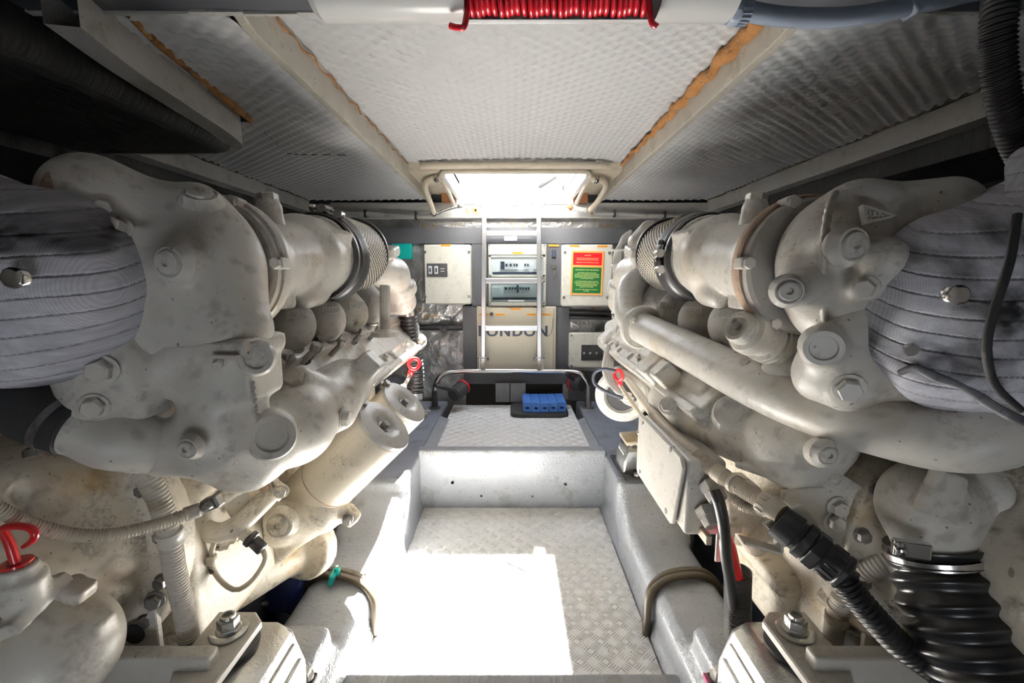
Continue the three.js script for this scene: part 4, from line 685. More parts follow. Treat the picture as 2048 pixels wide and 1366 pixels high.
  obj('compressor_inlet', cast([SD.cyl(A(0.79), A(0.88), 0.085, 0.02, 0.02), SD.cap(A(0.86), A(1.08), 0.076, 0.086, 0.03), SD.cyl(A(1.06), A(1.17), 0.098, 0.02, 0.04), SD.cyl(A(1.165), A(1.195), 0.104, 0.004, 0.004),
    SD.box(W(0.428, 1.100, 1.125), 0.020, 0.040, 0.034, eul(0, s * 0.35, s * 0.3), 0.003, 0.006), SD.box(W(0.424, 1.062, 1.03), 0.004, 0.003, 0.085, eul(0, s * 0.12, 0), 0.001, 0.006), SD.cap(W(0.462, 0.985, 1.02), W(0.475, 0.990, 1.10), 0.030, 0.034, 0.015), SD.box(W(0.50, 0.972, 0.92), 0.045, 0.012, 0.05, undefined, 0.006, 0.012)], 0.007), M.cream, E);
  const f0 = Q(550, 470, 0.96), f1 = Q(540, 432, 0.955), f2 = Q(538, 418, 0.95), f3 = Q(534, 392, 0.95);
  const ball = obj('vent_fitting', cast([SD.cap(f0, f1, 0.030, 0.018, 0.02), SD.cap(f1, f2, 0.024, 0.025, 0.012), SD.cyl(f2, f3.clone().lerp(f2, 0.2), 0.015, 0.003, 0.01)], 0.005), M.cream, E);
  obj('hex_cap', hexNut(f2.clone().lerp(f3, 0.35), f3.clone().sub(f2), 0.021, 0.022), M.cream, ball);
  // air filter
  const fil = part('air_filter', E);
  obj('rubber_boot', lathe(A(1.165), FWD, [[0, 0.1], [0, 0.1085], [0.006, 0.111], [0.022, 0.111], [0.028, 0.1155], [0.045, 0.117], [0.056, 0.120], [0.072, 0.120], [0.078, 0.115], [0.078, 0.1]], 56, 0.5), M.rubber, fil);
  obj('band_clamp', lathe(A(1.172), FWD, [[0, 0.108], [0, 0.1122], [0.009, 0.1122], [0.009, 0.108]], 56, 0.5), M.dirtySteel, fil);
  for (const a of s > 0 ? [-0.22, 0.12] : [1.1, 1.45]) { const u = V(-s * Math.cos(a), Math.sin(a), 0), tn = V(-s * -Math.sin(a), Math.cos(a), 0), p = A(1.19).addScaledVector(u, 0.122); obj('tee_bolt', [rod(p.clone().addScaledVector(tn, -0.022), p.clone().addScaledVector(tn, 0.03), 0.0045), hexNut(p.clone().addScaledVector(tn, 0.016), tn, 0.0085, 0.012), lathe(p.clone().addScaledVector(tn, -0.006).add(V(0, 0, 0.012)), V(0, 0, -1), [[0, 0], [0, 0.011], [0.024, 0.011], [0.024, 0]], 14)], M.steel, fil); }
  { const pts = [], N = 90, d0 = 1.235, d1 = 1.455, pos = [], idx = []; for (let i = 0; i <= N * 2; i++) { const a = i / (N * 2) * 2 * Math.PI, r = i % 2 ? 0.103 : 0.095; pos.push(s * 0.5 + r * Math.cos(a), AX.y + r * Math.sin(a), -d0, s * 0.5 + r * Math.cos(a), AX.y + r * Math.sin(a), -d1); if (i) { const o = 2 * i; idx.push(o - 2, o, o - 1, o, o + 1, o - 1); } }
    const g = new THREE.BufferGeometry(); g.setAttribute('position', new THREE.Float32BufferAttribute(pos, 3)); g.setIndex(idx); obj('pleated_paper', toCreasedNormals(g, 0.3), M.paper, fil); }
  { const pos = [], idx = [], nor = [], H = 54, S = 24, d0 = 1.238, d1 = 1.455; for (const h of [-1, 1]) for (let i = 0; i < H; i++) { const o = pos.length / 3; for (let k = 0; k <= S; k++) { const u = k / S, a = i / H * 2 * Math.PI + h * u * 1.05, w = 0.0135, r = 0.1075 + (h > 0 ? 0.0006 : 0), c = Math.cos(a), e = Math.sin(a), z = -(d0 + (d1 - d0) * u); const ta = 0.0022 / r; for (const t of [-1, 1]) { const b = a + t * ta, rc = r + 0.0004 * t; pos.push(s * 0.5 + rc * Math.cos(b), AX.y + rc * Math.sin(b), z); nor.push(Math.cos(b), Math.sin(b), 0); } if (k) { const q0 = o + 2 * k; idx.push(q0 - 2, q0 - 1, q0, q0 - 1, q0 + 1, q0); } } }
    for (let t = 0; t < idx.length; t += 3) { const v = [0, 1, 2].map((k) => V(...pos.slice(3 * idx[t + k], 3 * idx[t + k] + 3))), fn = V().crossVectors(v[1].clone().sub(v[0]), v[2].clone().sub(v[0])); if (fn.x * nor[3 * idx[t]] + fn.y * nor[3 * idx[t] + 1] < 0) { const w = idx[t + 1]; idx[t + 1] = idx[t + 2]; idx[t + 2] = w; } }
    const g = new THREE.BufferGeometry(); g.setAttribute('position', new THREE.Float32BufferAttribute(pos, 3)); g.setAttribute('normal', new THREE.Float32BufferAttribute(nor, 3)); g.setIndex(idx); const m = obj('wire_mesh', g, M.screen, fil); m.userData.kind = 'stuff'; }
  obj('end_rim', lathe(A(1.45), FWD, [[0, 0.09], [0, 0.1085], [0.004, 0.111], [0.012, 0.111], [0.016, 0.10], [0.016, 0]], 56, 0.5), M.glossBlack, fil);
  // charge pipe beyond the filter
  obj('charge_elbow', cast([SD.cap(W(0.52, 1.07, 1.56), W(0.47, 1.04, 1.80), 0.055, 0.062, 0.02), SD.cap(W(0.47, 1.04, 1.80), W(0.45, 0.93, 1.88), 0.062, 0.055, 0.03), SD.cyl(W(0.455, 1.0, 1.84), W(0.452, 0.965, 1.86), 0.068, 0.006, 0.01), SD.box(W(0.50, 0.95, 1.86), 0.05, 0.07, 0.05, undefined, 0.012, 0.02), SD.box(W(0.49, 1.12, 1.70), 0.07, 0.02, 0.05, eul(0.2, 0, 0), 0.008, 0.02), SD.cap(W(0.58, 1.12, 1.62), W(0.60, 1.14, 1.72), 0.04, 0.04, 0.03)], 0.009), M.cream, E);
  // mount bracket on the near end
  const y0 = 0.375, pl = [[347, 1330], [438, 1222], [512, 1222], [523, 1240], [412, 1390], [330, 1400]].map(([x, y]) => { const p = PY(x, y, y0); if (s > 0) p.x = -p.x; return p; });
  if (s < 0) pl.reverse();
  { let a = pl; const nn = V().crossVectors(a[1].clone().sub(a[0]), a[2].clone().sub(a[0])); if (nn.y < 0) a = a.slice().reverse(); obj('mount_bracket', plate(a, 0.018, 0.003), M.cream, E); }
  const c0 = Q(188, 1305, 0.69), c1 = Q(437, 1400, 0.69), x0 = Math.min(c0.x, c1.x), x1 = Math.max(c0.x, c1.x);
  obj('bracket_bar', rbox(x1 - x0, 0.085, 0.03, 0.006, V((x0 + x1) / 2, c0.y - 0.04, -0.69)), M.cream, E);
  { let a = [[232, 1318], [308, 1210], [322, 1318], [300, 1400], [180, 1400]].map(([x, y]) => Q(x, y, 0.735)); const nn = V().crossVectors(a[1].clone().sub(a[0]), a[2].clone().sub(a[0])); if (nn.z < 0) a = a.reverse(); const w = obj('bracket_web', plate(a, 0.012, 0.002), M.cream, E); obj('hole_rim', lathe(Q(266, 1270, 0.722), V(0, 0, -1), [[0, 0], [0.0005, 0.018], [0.003, 0.0185], [0.003, 0]], 20), M.black, w); }
}
common(EL, -1); common(ER, 1);

// ---------------------------------------------------------------- engine mounts
function mount(s, label, near) {
  const Q = (px, py, d) => { const p = P(px, py, d); if (s > 0) p.x = -p.x; return p; };
  const t = thing('engine_mount', label, 'engine mount', null);
  if (near) {
    const nut = PY(458, 1262, 0.378); if (s > 0) nut.x = -nut.x;
    const c = V(nut.x - s * 0.012, 0, nut.z + 0.005);
    obj('base_plate', rbox(0.20, 0.012, 0.21, 0.004, V(c.x - s * 0.0, 0.193, c.z)), M.rubberDull, t);
    if (s > 0) obj('paint_line', box(c.x - 0.106, c.x - 0.099, 0.187, 0.196, c.z - 0.105, c.z + 0.105), M.pink, t);
    const pr = [[-0.082, 0.2], [0.082, 0.2], [0.082, 0.25], [0.06, 0.315], [0.035, 0.33], [-0.035, 0.33], [-0.06, 0.315], [-0.082, 0.25]], sh = new THREE.Shape(pr.map(([x, y]) => new THREE.Vector2(x, y)));
    const g = new THREE.ExtrudeGeometry(sh, { depth: 0.14, bevelEnabled: true, bevelSize: 0.008, bevelThickness: 0.012, bevelSegments: 3 }); g.translate(c.x, 0, c.z - 0.07); const h = obj('housing', toCreasedNormals(g, 0.7), M.zinc, t);
    for (const k of [-1, 1]) obj('pressed_rib', rbox(0.008, 0.008, 0.13, 0.0035, V(c.x - s * (0.0795 - k * 0.006), 0.282 + k * 0.016, c.z)), M.zinc, h);
    obj('rubber_ring', lathe(V(nut.x, 0.33, nut.z), UP, [[0, 0], [0, 0.045], [0.02, 0.05], [0.027, 0.04], [0.027, 0]], 28), M.rubber, t);
    obj('washer', lathe(V(nut.x, 0.3765, nut.z), UP, [[0, 0], [0, 0.032], [0.003, 0.0325], [0.005, 0.030], [0.005, 0]], 28), M.zinc, t);
    obj('nut', [lathe(V(nut.x, 0.381, nut.z), UP, [[0, 0], [0, 0.0215], [0.003, 0.022], [0.006, 0.019], [0.006, 0]], 24), hexNut(V(nut.x, 0.386, nut.z), UP, 0.0185, 0.02), lathe(V(nut.x, 0.405, nut.z), UP, [[0, 0.0135], [0.006, 0.0125], [0.006, 0.009], [-0.006, 0.0085], [-0.006, 0]], 20)], M.zinc, t);
    const bp = V(c.x - s * 0.075, 0.2, c.z - 0.088); obj('holding_bolt', [hexNut(bp, UP, 0.017, 0.018), lathe(bp, UP, [[0, 0], [0, 0.022], [0.004, 0.022], [0.004, 0]], 18)], M.zinc, t);
    obj('holding_bolt', hexNut(V(c.x - s * 0.075, 0.2, c.z + 0.088), UP, 0.017, 0.018), M.zinc, t);
  } else {
    const c = V(0.505, 0.2475, -1.78);
    obj('base_plate', rbox(0.15, 0.012, 0.26, 0.004, V(c.x, 0.254, c.z)), M.rubberDull, t);
    const pr = [[-0.06, 0.26], [0.06, 0.26], [0.06, 0.30], [0.045, 0.345], [-0.045, 0.345], [-0.06, 0.30]], sh = new THREE.Shape(pr.map(([x, y]) => new THREE.Vector2(x, y)));
    const g = new THREE.ExtrudeGeometry(sh, { depth: 0.12, bevelEnabled: true, bevelSize: 0.006, bevelThickness: 0.01, bevelSegments: 2 }); g.translate(c.x, 0, c.z - 0.06); const h = obj('housing', toCreasedNormals(g, 0.7), M.zinc, t);
    for (const k of [-0.03, 0, 0.03]) obj('pressed_rib', rbox(0.008, 0.04, 0.01, 0.003, V(c.x - 0.055, 0.32, c.z + k), eul(0, 0, 0.33)), M.zinc, h);
    obj('collar', rod(V(c.x, 0.345, c.z), V(c.x, 0.375, c.z), 0.04, 24), M.steel, t);
    for (const k of [-0.1, 0.1]) obj('holding_bolt', hexNut(V(c.x - 0.02, 0.26, c.z + k), UP, 0.013, 0.014), M.dirtySteel, t);
    obj('support_plate', rbox(0.13, 0.016, 0.12, 0.004, V(c.x + 0.01, 0.384, c.z), eul(0, 0, 0.1)), M.old, ER);
  }
}
mount(-1, 'silver pressed steel engine mount beside the sunlit floor with a large nut', true);
mount(1, 'silver pressed steel engine mount edged by a pink line', true);
mount(1, 'small greenish steel engine mount on the stringer beside the junction box', false);
// ---------------------------------------------------------------- engine with the oil filters: its own parts
{
  const E = EL, n45 = V(0.70, 0.71, 0);
  // turbine elbow: bulbous casting before the clamp flange, with plugs
  const dome = obj('turbine_housing', cast([
    SD.ell(P(385, 520, 0.715), 0.098, 0.108, 0.075, undefined, 0.02), SD.cap(P(400, 560, 0.70), P(452, 660, 0.69), 0.085, 0.066, 0.04),
    SD.cap(P(300, 440, 0.70), P(190, 400, 0.66), 0.058, 0.062, 0.03), SD.cap(P(380, 430, 0.71), P(395, 408, 0.70), 0.034, 0.026, 0.03),
    SD.cap(P(300, 600, 0.68), P(330, 680, 0.67), 0.05, 0.05, 0.04), SD.cap(P(355, 522, 0.68), P(350, 524, 0.615), 0.030, 0.022, 0.02),
    SD.cyl(P(268, 525, 0.66), P(248, 522, 0.62), 0.030, 0.006, 0.012), SD.box(P(285, 520, 0.655), 0.03, 0.045, 0.03, undefined, 0.008, 0.015), SD.cap(P(285, 590, 0.65), P(270, 595, 0.63), 0.024, 0.022, 0.012)], 0.0065), M.cream, E);
  bossAt(dome, 352, 526, 0.018, 0.012, plugBoss, V(-0.1, 0, 1)); bossAt(dome, 402, 402, 0.020, 0.012, plugBoss, V(0.3, 0.85, 0.5));
  obj('split_flange', cast([SD.tor(P(215, 420, 0.655), V(1, 0.3, 0.35), 0.062, 0.009, 0.004)], 0.005), M.rust, dome);
  boltAt(dome, 203, 414, 0.011, 0.012); boltAt(dome, 245, 460, 0.011, 0.018);
  // coolant header
  const hd = obj('coolant_header', cast([
    SD.cap(P(455, 700, 0.69), P(448, 860, 0.695), 0.060, 0.060, 0.02), SD.cap(P(448, 870, 0.695), P(490, 900, 0.735), 0.060, 0.062, 0.03), SD.cap(P(490, 900, 0.735), P(585, 850, 0.86), 0.062, 0.070, 0.03),
    SD.cap(P(585, 850, 0.86), P(690, 770, 1.12), 0.074, 0.066, 0.03), SD.box(P(458, 690, 0.685), 0.058, 0.012, 0.06, eul(0, 0, 0.05), 0.004, 0.004), SD.box(P(500, 735, 0.69), 0.028, 0.045, 0.05, undefined, 0.008, 0.015),
    SD.cap(P(400, 738, 0.675), P(330, 735, 0.66), 0.045, 0.045, 0.02), SD.cap(P(420, 895, 0.685), P(335, 895, 0.67), 0.042, 0.044, 0.025), SD.cap(P(385, 893, 0.66), P(381, 893, 0.625), 0.022, 0.014, 0.012),
    SD.cap(P(620, 770, 0.93), P(600, 752, 0.90), 0.03, 0.022, 0.03), SD.cap(P(690, 800, 1.02), P(688, 833, 0.985), 0.035, 0.022, 0.03), SD.box(P(715, 755, 1.12), 0.03, 0.07, 0.03, frame(V(0, 0, 1), n45), 0.008, 0.02)], 0.007), M.cream, E);
  bossAt(hd, 540, 870, 0.034, 0.014, ringBoss, V(0.62, 0.1, 0.78)); bossAt(hd, 512, 716, 0.022, 0.010, ringBoss, V(0.5, 0.1, 0.85)); bossAt(hd, 383, 893, 0.013, 0.010, plugBoss, V(0, 0, 1));
  boltAt(hd, 684, 836, 0.017, 0.014, M.cream, 1.3); boltAt(hd, 590, 756, 0.019, 0.014, M.cream, 1.2);
  obj('casting_marks', Array.from({ length: 8 }, (_, i) => rbox(0.0045, rr(0.006, 0.010), 0.003, 0.001, hit(hd, 506 + i * 1.4, 768 + i * 11).q, eul(0, 0.5, rr(-0.5, 0.5)))), M.castGrey, hd).userData.kind = 'stuff';
  obj('joint_tab', rbox(0.035, 0.005, 0.02, 0.001, hit(hd, 455, 712).q), M.cream, hd); boltAt(hd, 440, 722, 0.007, 0.012);
  // thermostat housing and its branches
  const th = obj('thermostat_housing', cast([SD.cap(P(330, 735, 0.66), P(225, 720, 0.645), 0.043, 0.048, 0.02), SD.cap(P(225, 720, 0.645), P(190, 800, 0.62), 0.058, 0.030, 0.03), SD.box(P(215, 755, 0.63), 0.055, 0.045, 0.03, eul(0, 0, 0.3), 0.015, 0.03), SD.box(P(290, 790, 0.66), 0.02, 0.03, 0.03, undefined, 0.006, 0.02)], 0.0065), M.cream, E);
  boltAt(th, 205, 740, 0.015, 0.014); boltAt(th, 190, 812, 0.013, 0.012);
  const el = obj('coolant_elbow', cast([SD.cap(P(335, 895, 0.67), P(270, 885, 0.645), 0.041, 0.040, 0.02), SD.cap(P(270, 885, 0.645), P(215, 880, 0.625), 0.036, 0.034, 0.02), SD.cap(P(215, 880, 0.625), P(150, 855, 0.61), 0.034, 0.036, 0.02), SD.tor(P(140, 852, 0.61), V(-1, 0.3, 0.15), 0.033, 0.006, 0.005)], 0.006), M.cream, E);
  // vertical breather pipe
  const bp = obj('breather_pipe', [rod(P(770, 570, 1.46), P(770, 662, 1.46), 0.0165, 20), lathe(P(770, 672, 1.46), UP, [[0, 0], [0, 0.045], [0.014, 0.043], [0.018, 0.024], [0.024, 0.0165], [0.024, 0]], 28)], M.cream, E);
  // oil filters
  const axis = V(0.70, 0.70, 0.12).normalize();
  for (const [px, py, d] of [[768, 852, 1.15], [808, 806, 1.37]]) {
    const f = part('oil_filter', E), c = P(px, py, d), r = 0.080, L = 0.235;
    obj('canister', lathe(c, axis.clone().negate(), [[0.004, 0], [0.004, r * 0.96], [0.010, r], [L * 0.97, r], [L, r * 1.0], [L + 0.001, r * 1.03], [L + 0.01, r * 1.04], [L + 0.07, r * 1.02], [L + 0.10, r * 0.85], [L + 0.11, r * 0.5], [L + 0.11, 0]], 48, 0.5), M.canister, f);
    obj('cap', lathe(c, axis, [[-0.004, r * 0.99], [0.002, r * 1.0], [0.006, r * 0.97], [0.007, r * 0.85], [0.011, r * 0.62], [0.008, r * 0.40], [0.0, r * 0.27], [-0.004, r * 0.22], [-0.004, 0]], 48, 0.9), M.capGrey, f);
    obj('centre_bolt', [hexNut(c.clone().addScaledVector(axis, -0.003), axis, 0.0115, 0.016), lathe(c.clone().addScaledVector(axis, -0.005), axis, [[0, 0], [0, 0.016], [0.004, 0.016], [0.004, 0]], 16)], M.dirtySteel, f);
    const v = c.clone().add(V(-0.055, 0.057, 0.0)); obj('bleed_screw', [hexNut(v, axis, 0.012, 0.014), lathe(v.clone().addScaledVector(axis, -0.01), axis, [[0, 0], [0, 0.017], [0.01, 0.017], [0.01, 0]], 16)], M.dirtySteel, f);
    obj('seam_ring', lathe(c.clone().addScaledVector(axis, -L), axis, [[-0.002, r], [-0.001, r * 1.012], [0.001, r * 1.012], [0.002, r]], 48), M.rust, f);
  }
  const fh = obj('filter_head', cast([SD.cap(P(640, 1020, 1.15), P(560, 1050, 1.10), 0.062, 0.045, 0.02), SD.cap(P(560, 1050, 1.10), P(520, 1010, 1.10), 0.045, 0.04, 0.03), SD.box(P(600, 1035, 1.22), 0.07, 0.05, 0.12, eul(0, 0, 0.7), 0.02, 0.03), SD.cap(P(560, 1045, 1.06), P(558, 1047, 1.03), 0.035, 0.033, 0.01), SD.box(P(700, 1030, 1.17), 0.02, 0.025, 0.02, eul(0, 0, 0.7), 0.006, 0.02)], 0.008), M.old, E);
  bossAt(fh, 562, 1046, 0.028, 0.014, plugBoss, V(0.1, 0.1, 1), M.old); boltAt(fh, 695, 1036, 0.012, 0.02, M.dirtySteel);
  // oil transfer pipe with flanges
  const op = obj('oil_pipe', tube([P(335, 930, 0.90), P(350, 985, 0.885), P(385, 1042, 0.87), P(430, 1066, 0.87), P(475, 1050, 0.89), P(530, 1000, 0.95), P(552, 975, 1.0)], 0.0205, { seg: 18 }), M.old, E);
  obj('pipe_flange', [rbox(0.085, 0.036, 0.014, 0.006, P(546, 982, 0.985), eul(0.2, -0.5, 0.75)), lathe(P(540, 988, 0.97), V(0.5, 0.5, -0.5), [[0, 0.02], [0, 0.026], [0.014, 0.026], [0.014, 0]], 20)], M.old, op);
  bolt(op, P(531, 973, 0.955), V(0.1, 0.1, 1), 0.010, 0.012, M.rust); bolt(op, P(563, 982, 0.955), V(0.3, 0.1, 1), 0.012, 0.014, M.old);
  // starter and side fittings
  const stt = obj('starter_motor', cast([SD.cap(P(440, 1170, 1.05), P(600, 1085, 1.25), 0.078, 0.07, 0.02), SD.cap(P(440, 1080, 1.0), P(520, 1040, 1.1), 0.05, 0.05, 0.03), SD.cyl(P(600, 1100, 1.2), P(625, 1085, 1.25), 0.09, 0.01, 0.02)], 0.009), M.old, E);
  obj('side_ledge', [rbox(0.10, 0.035, 0.012, 0.003, P(405, 1112, 0.94), eul(0, 0.3, -0.06)), rbox(0.05, 0.05, 0.012, 0.003, P(475, 1005, 0.93), eul(0, 0.4, 0.4)), rbox(0.07, 0.10, 0.01, 0.003, P(430, 990, 0.98), eul(0, 0.3, 0.2))], M.old, E);
  obj('valve_block', cast([SD.cap(P(470, 975, 0.9), P(440, 1000, 0.88), 0.018, 0.016, 0.01), SD.box(P(500, 955, 0.92), 0.035, 0.016, 0.02, eul(0, 0, 0.6), 0.005, 0.01), SD.cap(P(380, 955, 0.93), P(400, 1060, 0.95), 0.02, 0.02, 0.02)], 0.006), M.old, E);
  for (const [x, y, d] of [[412, 1100, 0.92], [445, 1085, 0.92], [470, 1072, 0.93]]) bolt(E, P(x, y, d), V(0.4, 0.3, 0.8), 0.010, 0.014, M.old);
  obj('banjo_fitting', [hexNut(P(447, 1086, 0.91), V(0.5, 0.4, 0.7), 0.016, 0.03), hexNut(P(462, 1078, 0.92), V(0.5, 0.4, 0.7), 0.012, 0.03)], M.old, E);
  // oil filler with red hook
  const fl = obj('oil_filler', cast([SD.cyl(P(48, 1205, 0.545), P(40, 1150, 0.54), 0.027, 0.006, 0.01), SD.cyl(P(41, 1165, 0.54), P(34, 1128, 0.54), 0.021, 0.004, 0.01), SD.box(P(20, 1228, 0.555), 0.065, 0.010, 0.04, eul(0.3, 0, 0.45), 0.004, 0.01)], 0.005), M.cream, E);
  const hk = obj('hook_flange', lathe(P(34, 1132, 0.54), P(20, 1060, 0.54).sub(P(34, 1132, 0.54)), [[0, 0], [0, 0.0165], [0.006, 0.0165], [0.008, 0.006], [0.008, 0]], 24), M.red, E);
  obj('red_hook', tube([P(31, 1125, 0.535), P(20, 1090, 0.535), P(8, 1066, 0.535), P(6, 1058, 0.535), P(18, 1053, 0.535), P(40, 1052, 0.535), P(60, 1056, 0.535), P(70, 1068, 0.535), P(64, 1082, 0.535), P(46, 1094, 0.535)], [0.0055, 0.0055, 0.005, 0.0045, 0.0045, 0.0045, 0.0045, 0.0045, 0.004, 0.0025], { seg: 12, step: 0.003 }), M.red, hk);
  obj('gear_case', cast([SD.cap(P(100, 1305, 0.59), P(-160, 1440, 0.52), 0.085, 0.095, 0.03), SD.cyl(P(100, 1300, 0.595), P(140, 1278, 0.61), 0.080, 0.010, 0.015), SD.box(P(150, 1180, 0.585), 0.020, 0.014, 0.018, eul(0, 0, -0.4), 0.006, 0.015), SD.box(P(185, 1240, 0.60), 0.02, 0.016, 0.018, eul(0, 0, -0.6), 0.006, 0.015)], 0.008), M.cream, E);
  bolt(E, P(310, 1200, 0.735), V(0.3, 0, 1), 0.012, 0.012, M.dirtySteel);
  // dipstick
  const ds = part('dipstick', E), r0 = P(828, 728, 1.72); obj('handle_ring', [place(new THREE.TorusGeometry(0.021, 0.0068, 12, 28), r0, eul(0, 0.5, 0)), rod(r0.clone().add(V(-0.008, -0.02, 0)), r0.clone().add(V(-0.018, -0.045, 0)), 0.011)], M.red, ds); obj('stem', tube([r0.clone().add(V(-0.016, -0.04, 0)), P(815, 760, 1.68), P(804, 780, 1.62)], 0.007), M.cream, ds);
  obj('dipstick_socket', cast([SD.cap(P(806, 775, 1.62), P(800, 792, 1.60), 0.013, 0.016, 0.01)], 0.004), M.cream, ds);
}
// ---------------------------------------------------------------- hoses and lagging beside it
{
  const jk = thing('exhaust_lagging', 'grey quilted lagging blanket with a dark burnt top round the exhaust above the rubber hose', 'lagging');
  obj('blanket', ruffle(cast([SD.cap(P(95, 560, 0.60), P(-330, 470, 0.60), 0.118, 0.125, 0.02), SD.cap(P(60, 620, 0.585), P(-200, 640, 0.56), 0.085, 0.09, 0.05)], 0.008), 0.004, 26, [P(95, 570, 0.60), 0.12]), M.cloth, jk);
  obj('rivet', lathe(P(25, 556, 0.485), V(0.15, 0, 1), [[-0.01, 0], [-0.01, 0.010], [0, 0.0115], [0.003, 0.009], [0.005, 0]], 20, 1.2), M.steel, jk);
  const rh = thing('rubber_hose', 'dark rubber coolant hose clamped to the cream elbow under the lagging', 'hose');
  obj('hose', tube([P(150, 856, 0.605), P(90, 836, 0.60), P(20, 800, 0.595), P(-80, 740, 0.59)], 0.0385, { seg: 24 }), M.rubberDull, rh);
  obj('band_clamp', tube([P(122, 848, 0.603), P(108, 842, 0.602)], 0.0402, { seg: 24, step: 0.003 }), M.dirtySteel, rh); obj('clamp_screw', [rod(P(75, 905, 0.59), P(140, 885, 0.60), 0.006), hexNut(P(85, 902, 0.585), V(-1, -0.2, 0.2), 0.010, 0.018), hexNut(P(105, 896, 0.585), V(-1, -0.2, 0.2), 0.010, 0.014)], M.steel, rh);
  const bh = thing('braided_hose', 'cream braided hose dropping past the bell housing beside the mount bracket', 'hose');
  obj('hose', tube([P(258, 925, 0.70), P(290, 952, 0.70), P(320, 1005, 0.705), P(338, 1070, 0.71), P(350, 1140, 0.72), P(368, 1220, 0.735), P(380, 1290, 0.75)], 0.0165, { seg: 18, ribs: [0.006, 0.0007] }), M.braid, bh);
  obj('ferrule', lathe(P(338, 1062, 0.71), P(346, 1095, 0.715).sub(P(338, 1062, 0.71)), [[0, 0.0165], [0, 0.020], [0.006, 0.021], [0.012, 0.0185], [0.022, 0.020], [0.026, 0.0165]], 24), M.cream, bh);
  const rc = thing('ribbed_conduit', 'thin ribbed cable conduit sagging across the bell housing', 'conduit');
  obj('conduit', tube([P(-30, 1005, 0.53), P(60, 1048, 0.56), P(150, 1070, 0.59), P(230, 1068, 0.62), P(310, 1050, 0.655), P(375, 1028, 0.69)], 0.0088, { seg: 14, ribs: [0.0042, 0.0008] }), M.tan, rc);
  obj('end_sleeve', rod(P(368, 1030, 0.70), P(402, 1018, 0.71), 0.0115, 16), M.castGrey, rc); obj('plug', [rod(P(402, 1018, 0.71), P(425, 1005, 0.72), 0.008, 12), rbox(0.03, 0.022, 0.02, 0.004, P(425, 1005, 0.73), eul(0, 0, 0.4))], M.dirtySteel, rc);
  const cl = thing('sensor_cable', 'cream sensor cable hanging in a loop with black tape and plug', 'cable');
  obj('cable', tube([P(432, 1078, 0.86), P(424, 1100, 0.86), P(425, 1135, 0.86), P(445, 1165, 0.86), P(472, 1180, 0.865), P(500, 1165, 0.87), P(520, 1140, 0.88), P(531, 1115, 0.885), P(522, 1095, 0.885)], 0.0052, { seg: 10 }), M.tan, cl);
  obj('plug', [rod(P(526, 1100, 0.885), P(505, 1080, 0.89), 0.013, 14), rod(P(507, 1082, 0.889), P(497, 1074, 0.89), 0.017, 14)], M.rubber, cl); obj('plug_seat', hexNut(P(498, 1075, 0.89), V(-1, 0.7, 0), 0.012, 0.018), M.old, cl); obj('tape_wrap', rod(P(423, 1136, 0.86), P(428, 1146, 0.86), 0.0064), M.rubber, cl); obj('cable_tie', rod(P(421, 1110, 0.86), P(424, 1128, 0.86), 0.011), M.old, cl);
  const blue = thing('blue_filter', 'dark blue canister low behind the starter motor', 'canister'); obj('canister', lathe(P(560, 1210, 1.25), V(0.35, 1, -0.4), [[0, 0], [0, 0.05], [0.01, 0.055], [0.13, 0.055], [0.15, 0.04], [0.15, 0]], 28), M.blueDark, blue);
  const lead = thing('bilge_cables', 'black cables tied together running down into the bilge beside the blue canister', 'cable'); obj('cable', tube([P(520, 1130, 1.2), P(560, 1180, 1.25), P(590, 1225, 1.28), P(610, 1260, 1.3)], 0.012, { seg: 12 }), M.rubber, lead); obj('cable', tube([P(450, 1210, 1.15), P(520, 1208, 1.2), P(580, 1220, 1.27), P(605, 1255, 1.3)], 0.012, { seg: 12 }), M.rubber, lead);
  // hoses strapped over the stringer
  const over = (s, label, pts, clampAt) => { const t = thing('stringer_hose', label, 'hose'); obj('hose', tube(pts, 0.0115, { seg: 14 }), M.brown, t); obj('second_hose', tube(pts.map((p) => p.clone().add(V(s * 0.004, 0.003, -0.02))), 0.0105, { seg: 14 }), M.brown, t); if (clampAt) { obj('clamp', [rbox(0.018, 0.034, 0.055, 0.006, clampAt, eul(0, 0, -0.3)), rod(clampAt.clone().add(V(0.012, 0, 0.0)), clampAt.clone().add(V(0.012, 0.028, 0)), 0.009)], M.teal, t); obj('clamp_screw', rod(clampAt.clone().add(V(0.012, 0.02, 0.0)), clampAt.clone().add(V(0.012, 0.032, 0)), 0.006), M.steel, t); } return t; };
  const Y = 0.128, Lp = (x, y, dd) => V(x, y, -dd);
  over(-1, 'dark twin hoses over the sunlit stringer held by a teal clamp', [Lp(-0.66, -0.05, 1.25), Lp(-0.645, 0.06, 1.265), Lp(-0.60, 0.122, 1.27), Lp(-0.54, 0.135, 1.265), Lp(-0.46, 0.13, 1.245), Lp(-0.412, 0.10, 1.22), Lp(-0.398, 0.04, 1.20), Lp(-0.396, -0.02, 1.19)], Lp(-0.535, 0.14, 1.258));
  over(1, 'dark twin hoses over the shaded stringer', [Lp(0.66, -0.05, 1.25), Lp(0.645, 0.06, 1.265), Lp(0.59, 0.124, 1.27), Lp(0.52, 0.135, 1.265), Lp(0.45, 0.13, 1.245), Lp(0.405, 0.10, 1.22), Lp(0.392, 0.04, 1.20), Lp(0.388, -0.02, 1.19)]);
